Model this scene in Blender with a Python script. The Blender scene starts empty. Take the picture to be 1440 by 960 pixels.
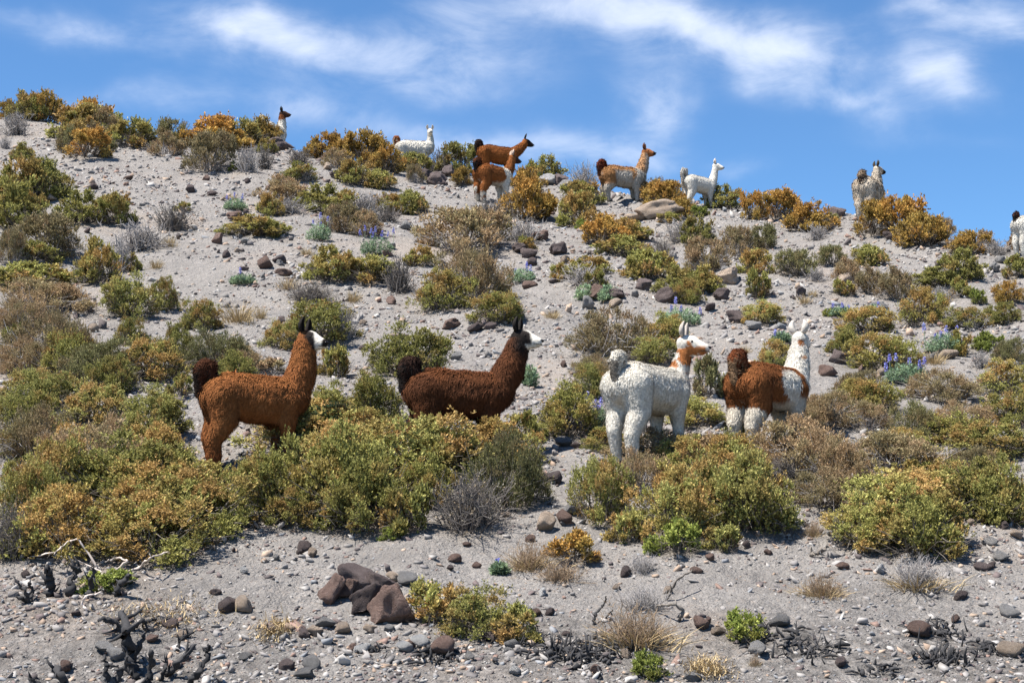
import bpy, bmesh, math, random
import numpy as np
from mathutils import Vector, Matrix

# ------------------------------------------------------------------ camera, sky, sun, exposure
scene = bpy.context.scene
col = scene.collection
R = math.radians
FPX, CX, CY = 2200.0, 720.0, 480.0          # focal length and centre in photograph pixels
CAM = np.array((0.0, 0.0, 1.7)); PITCH = R(7.25)
cd = bpy.data.cameras.new('camera'); cam = bpy.data.objects.new('camera', cd); col.objects.link(cam)
cd.sensor_width = 36.0; cd.lens = FPX/1440*36.0; cd.clip_start = 0.1; cd.clip_end = 3000
cam.location = CAM; cam.rotation_euler = (R(90)+PITCH, 0, 0)
scene.camera = cam
SUN = Vector((-0.40, -0.20, 0.89)).normalized()
SUN_EL = math.asin(SUN.z); SUN_AZ = math.atan2(SUN.x, SUN.y)
world = bpy.data.worlds.new('World'); scene.world = world; world.use_nodes = True
SKY_STRENGTH = 0.065
sl = bpy.data.lights.new('sun', 'SUN'); sl.energy = 4.8; sl.angle = R(0.53); sl.color = (1.0, 0.955, 0.89)
so = bpy.data.objects.new('sun', sl); col.objects.link(so)
so.rotation_euler = SUN.to_track_quat('Z', 'Y').to_euler(); so.location = (0, 0, 60)
scene.view_settings.view_transform = 'Standard'; scene.view_settings.look = 'None'
scene.view_settings.exposure = 1.20; scene.view_settings.gamma = 1.0
scene.cycles.max_bounces = 4; scene.cycles.diffuse_bounces = 2; scene.cycles.transmission_bounces = 2; scene.cycles.glossy_bounces = 1

RNG = np.random.default_rng(7)
random.seed(7)

# ------------------------------------------------------------------ pixel rays of the photograph
FW = np.array((0, math.cos(PITCH), math.sin(PITCH))); UP = np.array((0, -math.sin(PITCH), math.cos(PITCH))); RT = np.array((1.0, 0, 0))
def ray(px, py):
    return FW + (px-CX)/FPX*RT + (CY-py)/FPX*UP          # unit depth along the optical axis

# ------------------------------------------------------------------ world nodes: daylight sky with thin clouds
def build_world():
    nt = world.node_tree; N = nt.nodes; L = nt.links; N.clear()
    out = N.new('ShaderNodeOutputWorld'); bg = N.new('ShaderNodeBackground'); bg.inputs[1].default_value = SKY_STRENGTH
    sky = N.new('ShaderNodeTexSky'); sky.sky_type = 'NISHITA'; sky.sun_disc = False
    sky.sun_elevation = SUN_EL; sky.sun_rotation = SUN_AZ
    sky.altitude = 2500; sky.air_density = 1.2; sky.dust_density = 0.0; sky.ozone_density = 3.0
    tc = N.new('ShaderNodeTexCoord')
    nz = N.new('ShaderNodeTexNoise'); nz.inputs['Scale'].default_value = 15; nz.inputs['Detail'].default_value = 8; nz.inputs['Roughness'].default_value = 0.62; nz.inputs['Distortion'].default_value = 0.4
    mp = N.new('ShaderNodeMapping'); mp.inputs['Scale'].default_value = (1.0, 1.0, 2.2); mp.inputs['Rotation'].default_value = (0, R(12), 0)
    L.new(tc.outputs['Generated'], mp.inputs['Vector']); L.new(mp.outputs[0], nz.inputs['Vector'])
    def math_(op, a, b=None, clamp=False):
        m = N.new('ShaderNodeMath'); m.operation = op; m.use_clamp = clamp
        for i, v in enumerate((a, b)):
            if v is None: continue
            if isinstance(v, (int, float)): m.inputs[i].default_value = v
            else: L.new(v, m.inputs[i])
        return m.outputs[0]
    def vmath(op, a, b):
        m = N.new('ShaderNodeVectorMath'); m.operation = op
        for i, v in enumerate((a, b)):
            if isinstance(v, (tuple, list)): m.inputs[i].default_value = v
            else: L.new(v, m.inputs[i])
        return m
    # a slowly warped direction, so that no cloud has a clean outline
    wn = N.new('ShaderNodeTexNoise'); wn.inputs['Scale'].default_value = 16; wn.inputs['Detail'].default_value = 4
    L.new(tc.outputs['Generated'], wn.inputs['Vector'])
    wv = vmath('SUBTRACT', wn.outputs['Color'], (0.5, 0.5, 0.5)).outputs[0]
    wv = vmath('MULTIPLY', wv, (0.06, 0.06, 0.04)).outputs[0]
    d = vmath('ADD', tc.outputs['Generated'], wv).outputs[0]
    total = None
    clouds = [(330,40,90,38,.50,-12),(430,66,110,34,.55,-16),(620,88,120,40,.52,-8),(700,20,110,22,.38,0),(890,22,95,42,.85,0),(1000,40,80,30,.40,-10),
              (1100,72,75,42,.80,-10),(1195,150,75,20,.50,-14),(1325,105,68,34,.78,0),(1395,18,90,26,.75,0),(925,150,42,48,.50,0),
              (110,38,110,20,.36,-8),(440,165,80,26,.50,-10),(820,218,120,24,.62,-6),(170,140,130,26,.24,0),(1052,246,28,14,.30,0),
              (610,195,60,18,.45,-8),(1300,200,120,14,.14,0)]
    for (x, y, rx, ry, amp, tilt) in clouds:
        c = ray(x, y); n = np.linalg.norm(c); c = c/n
        e1 = np.array((1.0, 0, 0)) - c*c[0]; e1 /= np.linalg.norm(e1); e2 = np.cross(e1, c); e2 = e2 if e2[2] > 0 else -e2
        t = R(tilt); a = (e1*math.cos(t)+e2*math.sin(t))/(rx/FPX/n); b = (-e1*math.sin(t)+e2*math.cos(t))/(ry/FPX/n)
        df = vmath('SUBTRACT', d, tuple(c)).outputs[0]
        u = vmath('DOT_PRODUCT', df, tuple(a)).outputs['Value']; v = vmath('DOT_PRODUCT', df, tuple(b)).outputs['Value']
        q = math_('MULTIPLY', math_('ADD', math_('MULTIPLY', u, u), math_('MULTIPLY', v, v)), 1.0)
        g = math_('MULTIPLY', math_('POWER', 2.0, math_('MULTIPLY', q, -1.0)), amp)
        total = g if total is None else math_('ADD', total, g)
    # the rest of the sky carries the same kind of thin cloud
    gn = N.new('ShaderNodeTexNoise'); gn.inputs['Scale'].default_value = 5.0; gn.inputs['Detail'].default_value = 6; gn.inputs['Roughness'].default_value = 0.6
    L.new(mp.outputs[0], gn.inputs['Vector'])
    gen = math_('MULTIPLY', math_('SUBTRACT', gn.outputs['Fac'], 0.60, True), 1.2)
    total = math_('ADD', total, gen)
    det = math_('MULTIPLY', math_('SUBTRACT', nz.outputs['Fac'], 0.5), math_('MULTIPLY', math_('MULTIPLY', total, 2.2, True), 1.35))
    mrg = N.new('ShaderNodeMapRange'); mrg.interpolation_type = 'SMOOTHSTEP'; L.new(math_('ADD', total, det), mrg.inputs[0])
    mrg.inputs[1].default_value = 0.0; mrg.inputs[2].default_value = 1.30; mrg.inputs[3].default_value = 0.0; mrg.inputs[4].default_value = 0.74
    fac = mrg.outputs[0]
    mx = N.new('ShaderNodeMix'); mx.data_type = 'RGBA'
    L.new(fac, mx.inputs[0])
    # slight grade of the clear sky towards the photograph's blue
    tint = N.new('ShaderNodeMix'); tint.data_type = 'RGBA'; tint.blend_type = 'MULTIPLY'; tint.inputs[0].default_value = 1.0
    L.new(sky.outputs[0], tint.inputs[6]); tint.inputs[7].default_value = (0.66, 0.94, 1.15, 1)
    L.new(tint.outputs[2], mx.inputs[6]); mx.inputs[7].default_value = (7.9, 8.3, 9.2, 1)
    L.new(mx.outputs[2], bg.inputs[0]); L.new(bg.outputs[0], out.inputs[0])
build_world()

# ------------------------------------------------------------------ numpy noise
def _hash(ix, iy, iz, seed):
    h = (ix.astype(np.int64)*374761393 + iy.astype(np.int64)*668265263 + iz.astype(np.int64)*2147483647 + seed*974634749) & 0xffffffff
    h = ((h ^ (h >> 13))*1274126177) & 0xffffffff
    h = (h ^ (h >> 16)) & 0xffffff
    return h/float(0xffffff)
def vnoise(x, y, z=None, seed=0):
    x = np.asarray(x, float); y = np.asarray(y, float); z = np.zeros_like(x) if z is None else np.asarray(z, float)
    ix, iy, iz = np.floor(x), np.floor(y), np.floor(z)
    fx, fy, fz = x-ix, y-iy, z-iz
    fx = fx*fx*(3-2*fx); fy = fy*fy*(3-2*fy); fz = fz*fz*(3-2*fz)
    r = 0
    for a in (0, 1):
        for b in (0, 1):
            for c in (0, 1):
                w = (fx if a else 1-fx)*(fy if b else 1-fy)*(fz if c else 1-fz)
                r = r + w*_hash(ix+a, iy+b, iz+c, seed)
    return r*2-1
def fbm(x, y, z=None, seed=0, octv=4):
    s = 0; a = 1; t = 0
    for o in range(octv):
        s = s + a*vnoise(np.asarray(x)*2**o, np.asarray(y)*2**o, None if z is None else np.asarray(z)*2**o, seed+o*17); t += a; a *= 0.5
    return s/t
def sstep(a, b, x):
    t = np.clip((np.asarray(x, float)-a)/(b-a), 0, 1); return t*t*(3-2*t)

# ------------------------------------------------------------------ terrain height
def h_slope(X, Y):
    p = 2.65+0.3314*(Y-17.62)
    z = 0.5*(p+np.sqrt(p*p+0.30))
    z = z + 1.7/(1+np.exp((X+6)/3.0))*sstep(22, 48, Y)
    am = sstep(4, 14, Y)
    z = z + am*(0.26*fbm(X/5.5+3, Y/6.5, seed=3, octv=2)*sstep(11, 24, Y) + 0.10*fbm(X/1.7, Y/1.9, seed=5, octv=3) + 0.055*fbm(X/0.42, Y/0.42, seed=9, octv=4))
    # shallow runnels down the slope
    rn = np.abs(fbm((X+0.35*Y)/3.2, Y/16.0, seed=21, octv=3))
    z = z - am*0.16*np.clip(1-rn/0.16, 0, 1)*sstep(18, 26, Y)
    return z
ridge_px = [(-400,150),(-150,158),(0,166),(60,168),(100,178),(200,196),(300,200),(400,205),(480,222),(560,232),(640,240),(700,248),(760,252),(840,262),
            (940,278),(1040,288),(1120,297),(1200,296),(1260,312),(1330,330),(1440,345),(1600,365),(1900,395)]
def march(px, py, hf, dmin=7.0, dmax=110.0, step=0.5):
    r = ray(px, py); ds = np.arange(dmin, dmax, step)
    for it in range(3):                       # coarse first, then refined round the crossing
        P = CAM[None]+ds[:, None]*r[None]
        f = hf(P[:, 0], P[:, 1])-P[:, 2]
        k = int(np.argmax(f > 0))
        if not f[k] > 0: return None
        if k == 0: return CAM+ds[0]*r
        lo, hi, fl, fh = ds[k-1], ds[k], f[k-1], f[k]
        ds = np.linspace(lo, hi, 9)
    return CAM+(lo+(hi-lo)*(-fl)/(fh-fl))*r
def _ridge():
    xs, ys = [], []
    for x, y in ridge_px:
        p = march(x, y, lambda a, b: h_slope(a, b))
        if p is None: continue
        xs.append(p[0]); ys.append(p[1])
    o = np.argsort(xs); return np.array(xs)[o], np.array(ys)[o]
RX, RY = _ridge()
def ridge_y(X):
    return np.interp(X, RX, RY)
def height(X, Y):
    X = np.asarray(X, float); Y = np.asarray(Y, float)
    z = h_slope(X, Y); u = (Y-ridge_y(X)-0.5)/0.7
    z = z - 0.42*0.7*np.where(u > 30, u, np.log1p(np.exp(np.minimum(u, 30))))
    lo = -2.0
    return lo+0.5*((z-lo)+np.sqrt((z-lo)**2+0.5))
def hz(x, y): return float(height(np.array([x]), np.array([y]))[0])
def at(px, py):
    for k in range(60):
        p = march(px, py+k*2, height)
        if p is not None: return p
def pxm(p):                                    # photograph pixels per metre at a point
    return FPX/float(np.dot(np.asarray(p)-CAM, FW))

# ------------------------------------------------------------------ mesh helpers
def mk(name, V, T=None, Q=None, mat=None, attr=None, smooth=False):
    V = np.asarray(V, np.float32).reshape(-1, 3)
    me = bpy.data.meshes.new(name)
    T = np.zeros((0, 3), np.int32) if T is None or len(T) == 0 else np.asarray(T, np.int32).reshape(-1, 3)
    Q = np.zeros((0, 4), np.int32) if Q is None or len(Q) == 0 else np.asarray(Q, np.int32).reshape(-1, 4)
    me.vertices.add(len(V)); me.vertices.foreach_set('co', V.ravel())
    nl = T.size+Q.size; me.loops.add(nl); me.loops.foreach_set('vertex_index', np.concatenate((T.ravel(), Q.ravel())))
    me.polygons.add(len(T)+len(Q))
    st = np.concatenate((np.arange(len(T))*3, T.size+np.arange(len(Q))*4)).astype(np.int32)
    me.polygons.foreach_set('loop_start', st)
    if smooth: me.polygons.foreach_set('use_smooth', np.ones(len(st), bool))
    if attr:
        for an, a in attr.items():
            a = np.asarray(a, np.float32)
            if a.shape[1] == 3: a = np.concatenate((a, np.ones((len(a), 1), np.float32)), 1)
            ca = me.color_attributes.new(an, 'FLOAT_COLOR', 'POINT'); ca.data.foreach_set('color', a.ravel())
    me.update(calc_edges=True); me.validate()
    if mat: me.materials.append(mat)
    return me
def ob(name, me, parent=None, loc=None):
    o = bpy.data.objects.new(name, me); col.objects.link(o)
    if parent: o.parent = parent
    if loc is not None: o.location = loc
    return o
def empty(name, loc, rz=0.0):
    o = bpy.data.objects.new(name, None); col.objects.link(o); o.location = loc; o.rotation_euler = (0, 0, rz); o.empty_display_size = 0.2
    return o
def tag(o, label=None, cat=None, group=None, kind=None):
    if label: o['label'] = label
    if cat: o['category'] = cat
    if group: o['group'] = group
    if kind: o['kind'] = kind
    return o
class MB:
    def __init__(s): s.v = []; s.q = []; s.t = []; s.c = []; s.n = 0
    def add(s, v, q=None, t=None, c=None):
        v = np.asarray(v, float).reshape(-1, 3)
        if q is not None and len(q): s.q.append(np.asarray(q, int).reshape(-1, 4)+s.n)
        if t is not None and len(t): s.t.append(np.asarray(t, int).reshape(-1, 3)+s.n)
        s.v.append(v); s.c.append(np.tile(np.asarray((1, 1, 1) if c is None else c, float).reshape(-1, 3), (len(v) if c is None or np.asarray(c).ndim == 1 else 1, 1)))
        s.n += len(v)
    def tube(s, P, rad, sides=5, c=None, cap=True):
        P = np.asarray(P, float); rad = np.asarray(rad, float); n = len(P)
        D = np.gradient(P, axis=0); D /= np.linalg.norm(D, axis=1)[:, None]+1e-9
        ref = np.array((0, 0, 1.0)) if abs(D[0][2]) < 0.8 else np.array((1.0, 0, 0))
        a = np.cross(D, ref); a /= np.linalg.norm(a, axis=1)[:, None]+1e-9; b = np.cross(D, a)
        th = np.arange(sides)*2*math.pi/sides
        V = P[:, None]+rad[:, None, None]*(np.cos(th)[None, :, None]*a[:, None]+np.sin(th)[None, :, None]*b[:, None])
        V = V.reshape(-1, 3); q = []; t = []
        for i in range(n-1):
            for j in range(sides):
                k = (j+1) % sides; q.append((i*sides+j, i*sides+k, (i+1)*sides+k, (i+1)*sides+j))
        if cap:
            for j in range(1, sides-1): t.append((0, j+1, j)); t.append(((n-1)*sides, (n-1)*sides+j, (n-1)*sides+j+1))
        s.add(V, q, t, c)
    def mesh(s, name, mat, smooth=False, attr='tint'):
        return mk(name, np.concatenate(s.v), np.concatenate(s.t) if s.t else None, np.concatenate(s.q) if s.q else None, mat, {attr: np.concatenate(s.c)}, smooth)

# ------------------------------------------------------------------ materials
def mat(name, rough=0.9):
    m = bpy.data.materials.new(name); m.use_nodes = True
    nt = m.node_tree; b = nt.nodes['Principled BSDF']; b.inputs['Roughness'].default_value = rough
    b.inputs['Specular IOR Level'].default_value = 0.2
    return m, nt, b
def nd(nt, typ, **kw):
    n = nt.nodes.new(typ)
    for k, v in kw.items():
        if k in n.inputs: n.inputs[k].default_value = v
        else: setattr(n, k, v)
    return n
def mixc(nt, fac, a, b, blend='MIX'):
    m = nt.nodes.new('ShaderNodeMix'); m.data_type = 'RGBA'; m.blend_type = blend
    for i, v in ((0, fac), (6, a), (7, b)):
        if isinstance(v, (int, float)): m.inputs[i].default_value = v
        elif isinstance(v, (tuple, list)): m.inputs[i].default_value = (*v[:3], 1)
        else: nt.links.new(v, m.inputs[i])
    return m.outputs[2]
def ramp(nt, src, stops, interp='LINEAR'):
    r = nt.nodes.new('ShaderNodeValToRGB'); r.color_ramp.interpolation = interp
    e = r.color_ramp.elements
    while len(e) < len(stops): e.new(0.5)
    for k, (p, c) in enumerate(stops):
        e[k].position = p; e[k].color = (*c, 1) if len(c) == 3 else c
    nt.links.new(src, r.inputs[0]); return r.outputs[0]

def leaf_material(name, base, tip, dry, dryness=0.25, hue_var=0.25):
    m, nt, b = mat(name, 0.75); L = nt.links
    at_ = nd(nt, 'ShaderNodeAttribute', attribute_name='tint'); sp = nd(nt, 'ShaderNodeSeparateColor'); L.new(at_.outputs['Color'], sp.inputs[0])
    oi = nd(nt, 'ShaderNodeObjectInfo')
    c = mixc(nt, sp.outputs[2], base, tip)                                  # older leaves to fresh tips
    # dry, rusty patches differ from clump to clump and from bush to bush
    ad = nd(nt, 'ShaderNodeMath', operation='ADD'); L.new(sp.outputs[1], ad.inputs[0])
    ml = nd(nt, 'ShaderNodeMath', operation='MULTIPLY'); L.new(oi.outputs['Random'], ml.inputs[0]); ml.inputs[1].default_value = hue_var; L.new(ml.outputs[0], ad.inputs[1])
    dr = ramp(nt, ad.outputs[0], [(max(0.0, 0.86-dryness-0.12), (0, 0, 0)), (min(1.0, 0.86-dryness+0.22), (1, 1, 1))])
    sc = nd(nt, 'ShaderNodeMath', operation='MULTIPLY'); L.new(dr, sc.inputs[0]); sc.inputs[1].default_value = 0.85
    c = mixc(nt, sc.outputs[0], c, dry)
    v = nd(nt, 'ShaderNodeHueSaturation'); L.new(c, v.inputs['Color'])
    mr = nd(nt, 'ShaderNodeMapRange'); L.new(sp.outputs[0], mr.inputs[0]); mr.inputs[3].default_value = 0.40; mr.inputs[4].default_value = 1.45
    ov = nd(nt, 'ShaderNodeMapRange'); L.new(oi.outputs['Random'], ov.inputs[0]); ov.inputs[3].default_value = .78; ov.inputs[4].default_value = 1.18
    vm = nd(nt, 'ShaderNodeMath', operation='MULTIPLY'); L.new(mr.outputs[0], vm.inputs[0]); L.new(ov.outputs[0], vm.inputs[1]); L.new(vm.outputs[0], v.inputs['Value'])
    L.new(v.outputs[0], b.inputs['Base Color'])
    tr = nd(nt, 'ShaderNodeBsdfTranslucent'); L.new(v.outputs[0], tr.inputs[0])
    ms = nd(nt, 'ShaderNodeMixShader'); ms.inputs[0].default_value = 0.22
    L.new(b.outputs[0], ms.inputs[1]); L.new(tr.outputs[0], ms.inputs[2]); L.new(ms.outputs[0], nt.nodes['Material Output'].inputs[0])
    return m
LEAF = {
 'o': leaf_material('olive_leaves',  (.135,.140,.036), (.390,.365,.110), (.37,.220,.080), .17, .28),
 'y': leaf_material('yellow_green_leaves', (.155,.165,.040), (.480,.450,.150), (.44,.260,.100), .16, .25),
 'g': leaf_material('golden_leaves', (.215,.155,.042), (.500,.335,.090), (.44,.235,.060), .22, .3),
 'b': leaf_material('brown_olive_leaves', (.165,.138,.070), (.380,.310,.160), (.35,.235,.135), .28, .3),
 'd': leaf_material('dark_olive_leaves', (.115,.118,.048), (.280,.262,.115), (.26,.19,.10), .16, .25),
 'n': leaf_material('fresh_green_leaves', (.120,.155,.030), (.320,.355,.085), (.30,.28,.07), .05, .15),
 'l': leaf_material('lupine_leaves', (.150,.225,.130), (.285,.385,.240), (.25,.32,.16), .10, .15),
 'k': leaf_material('grey_scrub_leaves', (.175,.155,.120), (.320,.290,.225), (.25,.19,.12), .3, .3),
}
def twig_material(name, a, b_):
    m, nt, b = mat(name, 0.9); L = nt.links
    at_ = nd(nt, 'ShaderNodeAttribute', attribute_name='tint'); sp = nd(nt, 'ShaderNodeSeparateColor'); L.new(at_.outputs['Color'], sp.inputs[0])
    tc = nd(nt, 'ShaderNodeTexCoord'); nz = nd(nt, 'ShaderNodeTexNoise', Scale=22.0, Detail=3.0); L.new(tc.outputs['Object'], nz.inputs['Vector'])
    c = mixc(nt, sp.outputs[0], a, b_)
    c = mixc(nt, 0.5, c, mixc(nt, nz.outputs[0], tuple(x*0.45 for x in a), tuple(min(1, x*1.5) for x in b_)))
    L.new(c, b.inputs['Base Color']); return m
M_TWIG = twig_material('bark', (.075,.062,.050), (.20,.175,.15))
M_DARKTWIG = twig_material('dark_dead_twigs', (.065,.055,.050), (.20,.18,.165))
M_GREY = twig_material('grey_dead_twigs', (.17,.155,.145), (.42,.39,.37))
M_BLEACH = twig_material('bleached_wood', (.36,.29,.24), (.62,.54,.48))
M_STRAW = twig_material('dry_straw', (.27,.19,.095), (.52,.40,.22))
M_BRTWIG = twig_material('brown_dry_twigs', (.16,.105,.065), (.36,.265,.175))
M_CHAR = twig_material('charred_wood', (.012,.012,.013), (.055,.053,.054))
def flower_material():
    m, nt, b = mat('lupine_petals', 0.7); L = nt.links
    at_ = nd(nt, 'ShaderNodeAttribute', attribute_name='tint'); sp = nd(nt, 'ShaderNodeSeparateColor'); L.new(at_.outputs['Color'], sp.inputs[0])
    L.new(mixc(nt, sp.outputs[0], (.16,.16,.50), (.38,.38,.80)), b.inputs['Base Color']); return m
M_FLOWER = flower_material()

def ground_material():
    m, nt, b = mat('gravel_ground', 0.95); L = nt.links
    b.inputs['Specular IOR Level'].default_value = 0.1
    tc = nd(nt, 'ShaderNodeTexCoord')
    def nz(sc, det=5, rough=0.6):
        n = nd(nt, 'ShaderNodeTexNoise', Scale=sc, Detail=det, Roughness=rough); L.new(tc.outputs['Object'], n.inputs['Vector']); return n
    big, mid, fine = nz(0.22, 4), nz(1.6, 6), nz(26, 6, 0.7)
    c = ramp(nt, mid.outputs[0], [(0.30, (.155,.138,.124)), (0.50, (.230,.209,.190)), (0.74, (.305,.283,.262))])
    # sandy ochre patches
    om = ramp(nt, big.outputs[0], [(0.53, (0,0,0)), (0.66, (1,1,1))])
    c = mixc(nt, om, c, mixc(nt, mid.outputs[0], (.33,.245,.175), (.43,.33,.25)))
    # grit: every small irregular cell its own stone colour
    wob = nd(nt, 'ShaderNodeTexNoise', Scale=60.0, Detail=3.0); L.new(tc.outputs['Object'], wob.inputs['Vector'])
    wm = nd(nt, 'ShaderNodeVectorMath', operation='MULTIPLY_ADD'); L.new(wob.outputs['Color'], wm.inputs[0]); wm.inputs[1].default_value = (.03, .03, .03); L.new(tc.outputs['Object'], wm.inputs[2])
    vo = nd(nt, 'ShaderNodeTexVoronoi', Scale=46.0, feature='F1', Randomness=1.0); L.new(wm.outputs[0], vo.inputs['Vector'])
    sp = nd(nt, 'ShaderNodeSeparateColor'); L.new(vo.outputs['Color'], sp.inputs[0])
    grit = ramp(nt, sp.outputs[0], [(0.0, (.10,.088,.082)), (0.14, (.19,.172,.160)), (0.42, (.30,.276,.252)), (0.80, (.345,.318,.290)), (0.93, (.39,.30,.23)), (1.0, (.53,.51,.48))])
    gm = ramp(nt, mid.outputs[0], [(0.34, (.18,.18,.18)), (0.62, (.70,.70,.70))])
    c = mixc(nt, gm, c, grit)
    c = mixc(nt, 0.42, c, mixc(nt, fine.outputs[0], (.09,.083,.076), (.42,.40,.38)))
    # ash and charcoal round the burnt shrubs
    a = nd(nt, 'ShaderNodeAttribute', attribute_name='ash'); sa = nd(nt, 'ShaderNodeSeparateColor'); L.new(a.outputs['Color'], sa.inputs[0])
    mu = nd(nt, 'ShaderNodeMath', operation='MULTIPLY', use_clamp=True); L.new(sa.outputs[0], mu.inputs[0])
    ar = ramp(nt, nz(9, 5).outputs[0], [(0.35, (0,0,0)), (0.62, (1,1,1))]); L.new(ar, mu.inputs[1])
    c = mixc(nt, mu.outputs[0], c, (.050,.046,.043))
    c = mixc(nt, sa.outputs[1], c, (.235,.195,.150))                         # litter under the bushes
    L.new(c, b.inputs['Base Color'])
    lump = nz(7, 6, .62)
    ad = nd(nt, 'ShaderNodeMath', operation='MULTIPLY_ADD'); L.new(vo.outputs['Distance'], ad.inputs[0]); ad.inputs[1].default_value = -.35; L.new(fine.outputs[0], ad.inputs[2])
    a2 = nd(nt, 'ShaderNodeMath', operation='MULTIPLY_ADD'); L.new(lump.outputs[0], a2.inputs[0]); a2.inputs[1].default_value = 3.0; L.new(ad.outputs[0], a2.inputs[2])
    bp = nd(nt, 'ShaderNodeBump', Strength=1.0, Distance=0.04); L.new(a2.outputs[0], bp.inputs['Height']); L.new(bp.outputs[0], b.inputs['Normal'])
    return m
def rock_material(name, cols, attr=None, sc=6.0):
    m, nt, b = mat(name, 0.9); L = nt.links
    tc = nd(nt, 'ShaderNodeTexCoord'); oi = nd(nt, 'ShaderNodeObjectInfo')
    n1 = nd(nt, 'ShaderNodeTexNoise', Scale=sc, Detail=6.0, Roughness=0.65); L.new(tc.outputs['Object'], n1.inputs['Vector'])
    n2 = nd(nt, 'ShaderNodeTexNoise', Scale=sc*7, Detail=4.0, Roughness=0.7); L.new(tc.outputs['Object'], n2.inputs['Vector'])
    c = ramp(nt, n1.outputs[0], [(0.30, cols[0]), (0.50, cols[1]), (0.70, cols[2])])
    c = mixc(nt, 0.42, c, mixc(nt, n2.outputs[0], tuple(x*.3 for x in cols[0]), tuple(min(1, x*1.6) for x in cols[2])))
    hs = nd(nt, 'ShaderNodeHueSaturation'); mr = nd(nt, 'ShaderNodeMapRange'); L.new(oi.outputs['Random'], mr.inputs[0]); mr.inputs[3].default_value = .72; mr.inputs[4].default_value = 1.3
    L.new(mr.outputs[0], hs.inputs['Value']); L.new(c, hs.inputs['Color']); L.new(hs.outputs[0], b.inputs['Base Color'])
    bp = nd(nt, 'ShaderNodeBump', Strength=1.0, Distance=0.06); L.new(n2.outputs[0], bp.inputs['Height']); L.new(bp.outputs[0], b.inputs['Normal'])
    return m
ROCKM = {
 'purple': rock_material('purple_volcanic_rock', [(.075,.055,.052), (.125,.095,.090), (.20,.160,.150)]),
 'red': rock_material('reddish_rock', [(.115,.070,.055), (.20,.125,.10), (.30,.215,.18)]),
 'grey': rock_material('grey_rock', [(.16,.155,.15), (.25,.24,.235), (.36,.345,.33)]),
 'tan': rock_material('tan_rock', [(.30,.215,.15), (.43,.33,.25), (.55,.45,.36)]),
 'white': rock_material('pale_rock', [(.50,.48,.45), (.62,.60,.57), (.72,.70,.67)]),
}
def stone_material():
    m, nt, b = mat('loose_stones', 0.92); L = nt.links
    at_ = nd(nt, 'ShaderNodeAttribute', attribute_name='tint'); tc = nd(nt, 'ShaderNodeTexCoord')
    n2 = nd(nt, 'ShaderNodeTexNoise', Scale=40.0, Detail=4.0); L.new(tc.outputs['Object'], n2.inputs['Vector'])
    c = mixc(nt, 0.35, at_.outputs['Color'], mixc(nt, n2.outputs[0], (.08,.07,.07), (.6,.58,.55)), 'MIX'); c2 = mixc(nt, 0.75, c, at_.outputs['Color'])
    L.new(c2, b.inputs['Base Color']); return m
M_STONE = stone_material()
def wool_material():
    m, nt, b = mat('wool', 0.95); L = nt.links
    at_ = nd(nt, 'ShaderNodeAttribute', attribute_name='coat'); tc = nd(nt, 'ShaderNodeTexCoord')
    n2 = nd(nt, 'ShaderNodeTexNoise', Scale=38.0, Detail=3.0); L.new(tc.outputs['Object'], n2.inputs['Vector'])
    hs = nd(nt, 'ShaderNodeHueSaturation'); mr = nd(nt, 'ShaderNodeMapRange'); L.new(n2.outputs[0], mr.inputs[0]); mr.inputs[1].default_value = .3; mr.inputs[2].default_value = .7
    mr.inputs[3].default_value = .72; mr.inputs[4].default_value = 1.22; L.new(mr.outputs[0], hs.inputs['Value']); L.new(at_.outputs['Color'], hs.inputs['Color'])
    L.new(hs.outputs[0], b.inputs['Base Color']); b.inputs['Specular IOR Level'].default_value = 0.1
    bp = nd(nt, 'ShaderNodeBump', Strength=0.5, Distance=0.01); L.new(n2.outputs[0], bp.inputs['Height']); L.new(bp.outputs[0], b.inputs['Normal'])
    return m
M_WOOL = wool_material()
def plain(name, c, rough=0.5):
    m, nt, b = mat(name, rough); tc = nd(nt, 'ShaderNodeTexCoord'); n = nd(nt, 'ShaderNodeTexNoise', Scale=30.0); nt.links.new(tc.outputs['Object'], n.inputs['Vector'])
    nt.links.new(mixc(nt, n.outputs[0], tuple(x*.7 for x in c), tuple(min(1, x*1.3) for x in c)), b.inputs['Base Color']); return m
M_EYE = plain('eye_black', (.012,.009,.007), 0.12); M_HOOF = plain('hoof_horn', (.06,.05,.042), 0.6)

# ------------------------------------------------------------------ where the burnt shrubs stand (pixel x, y, radius m, ash strength)
BURNT = [(185,938,.42,.9),(255,955,.40,.9),(62,950,.30,.8),(42,838,.22,.8),(70,836,.20,.8),(130,838,.45,.6),(530,915,.22,.5),(620,918,.30,.8),(800,918,.42,.9),
         (880,905,.36,.8),(1130,905,.45,.9),(1315,898,.30,.9),(1335,925,.30,1.),(1225,938,.22,.6),(1395,915,.40,.9),(740,900,.25,.6),(120,900,1.3,.55),(1350,930,1.0,.7),(820,925,1.1,.6),(1130,915,.9,.6),(240,955,1.1,.6),(40,850,.8,.6),(620,940,.8,.4),(1240,850,.7,.35)]
BURNT_P = [(at(x, y), r, s) for x, y, r, s in BURNT]

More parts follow.
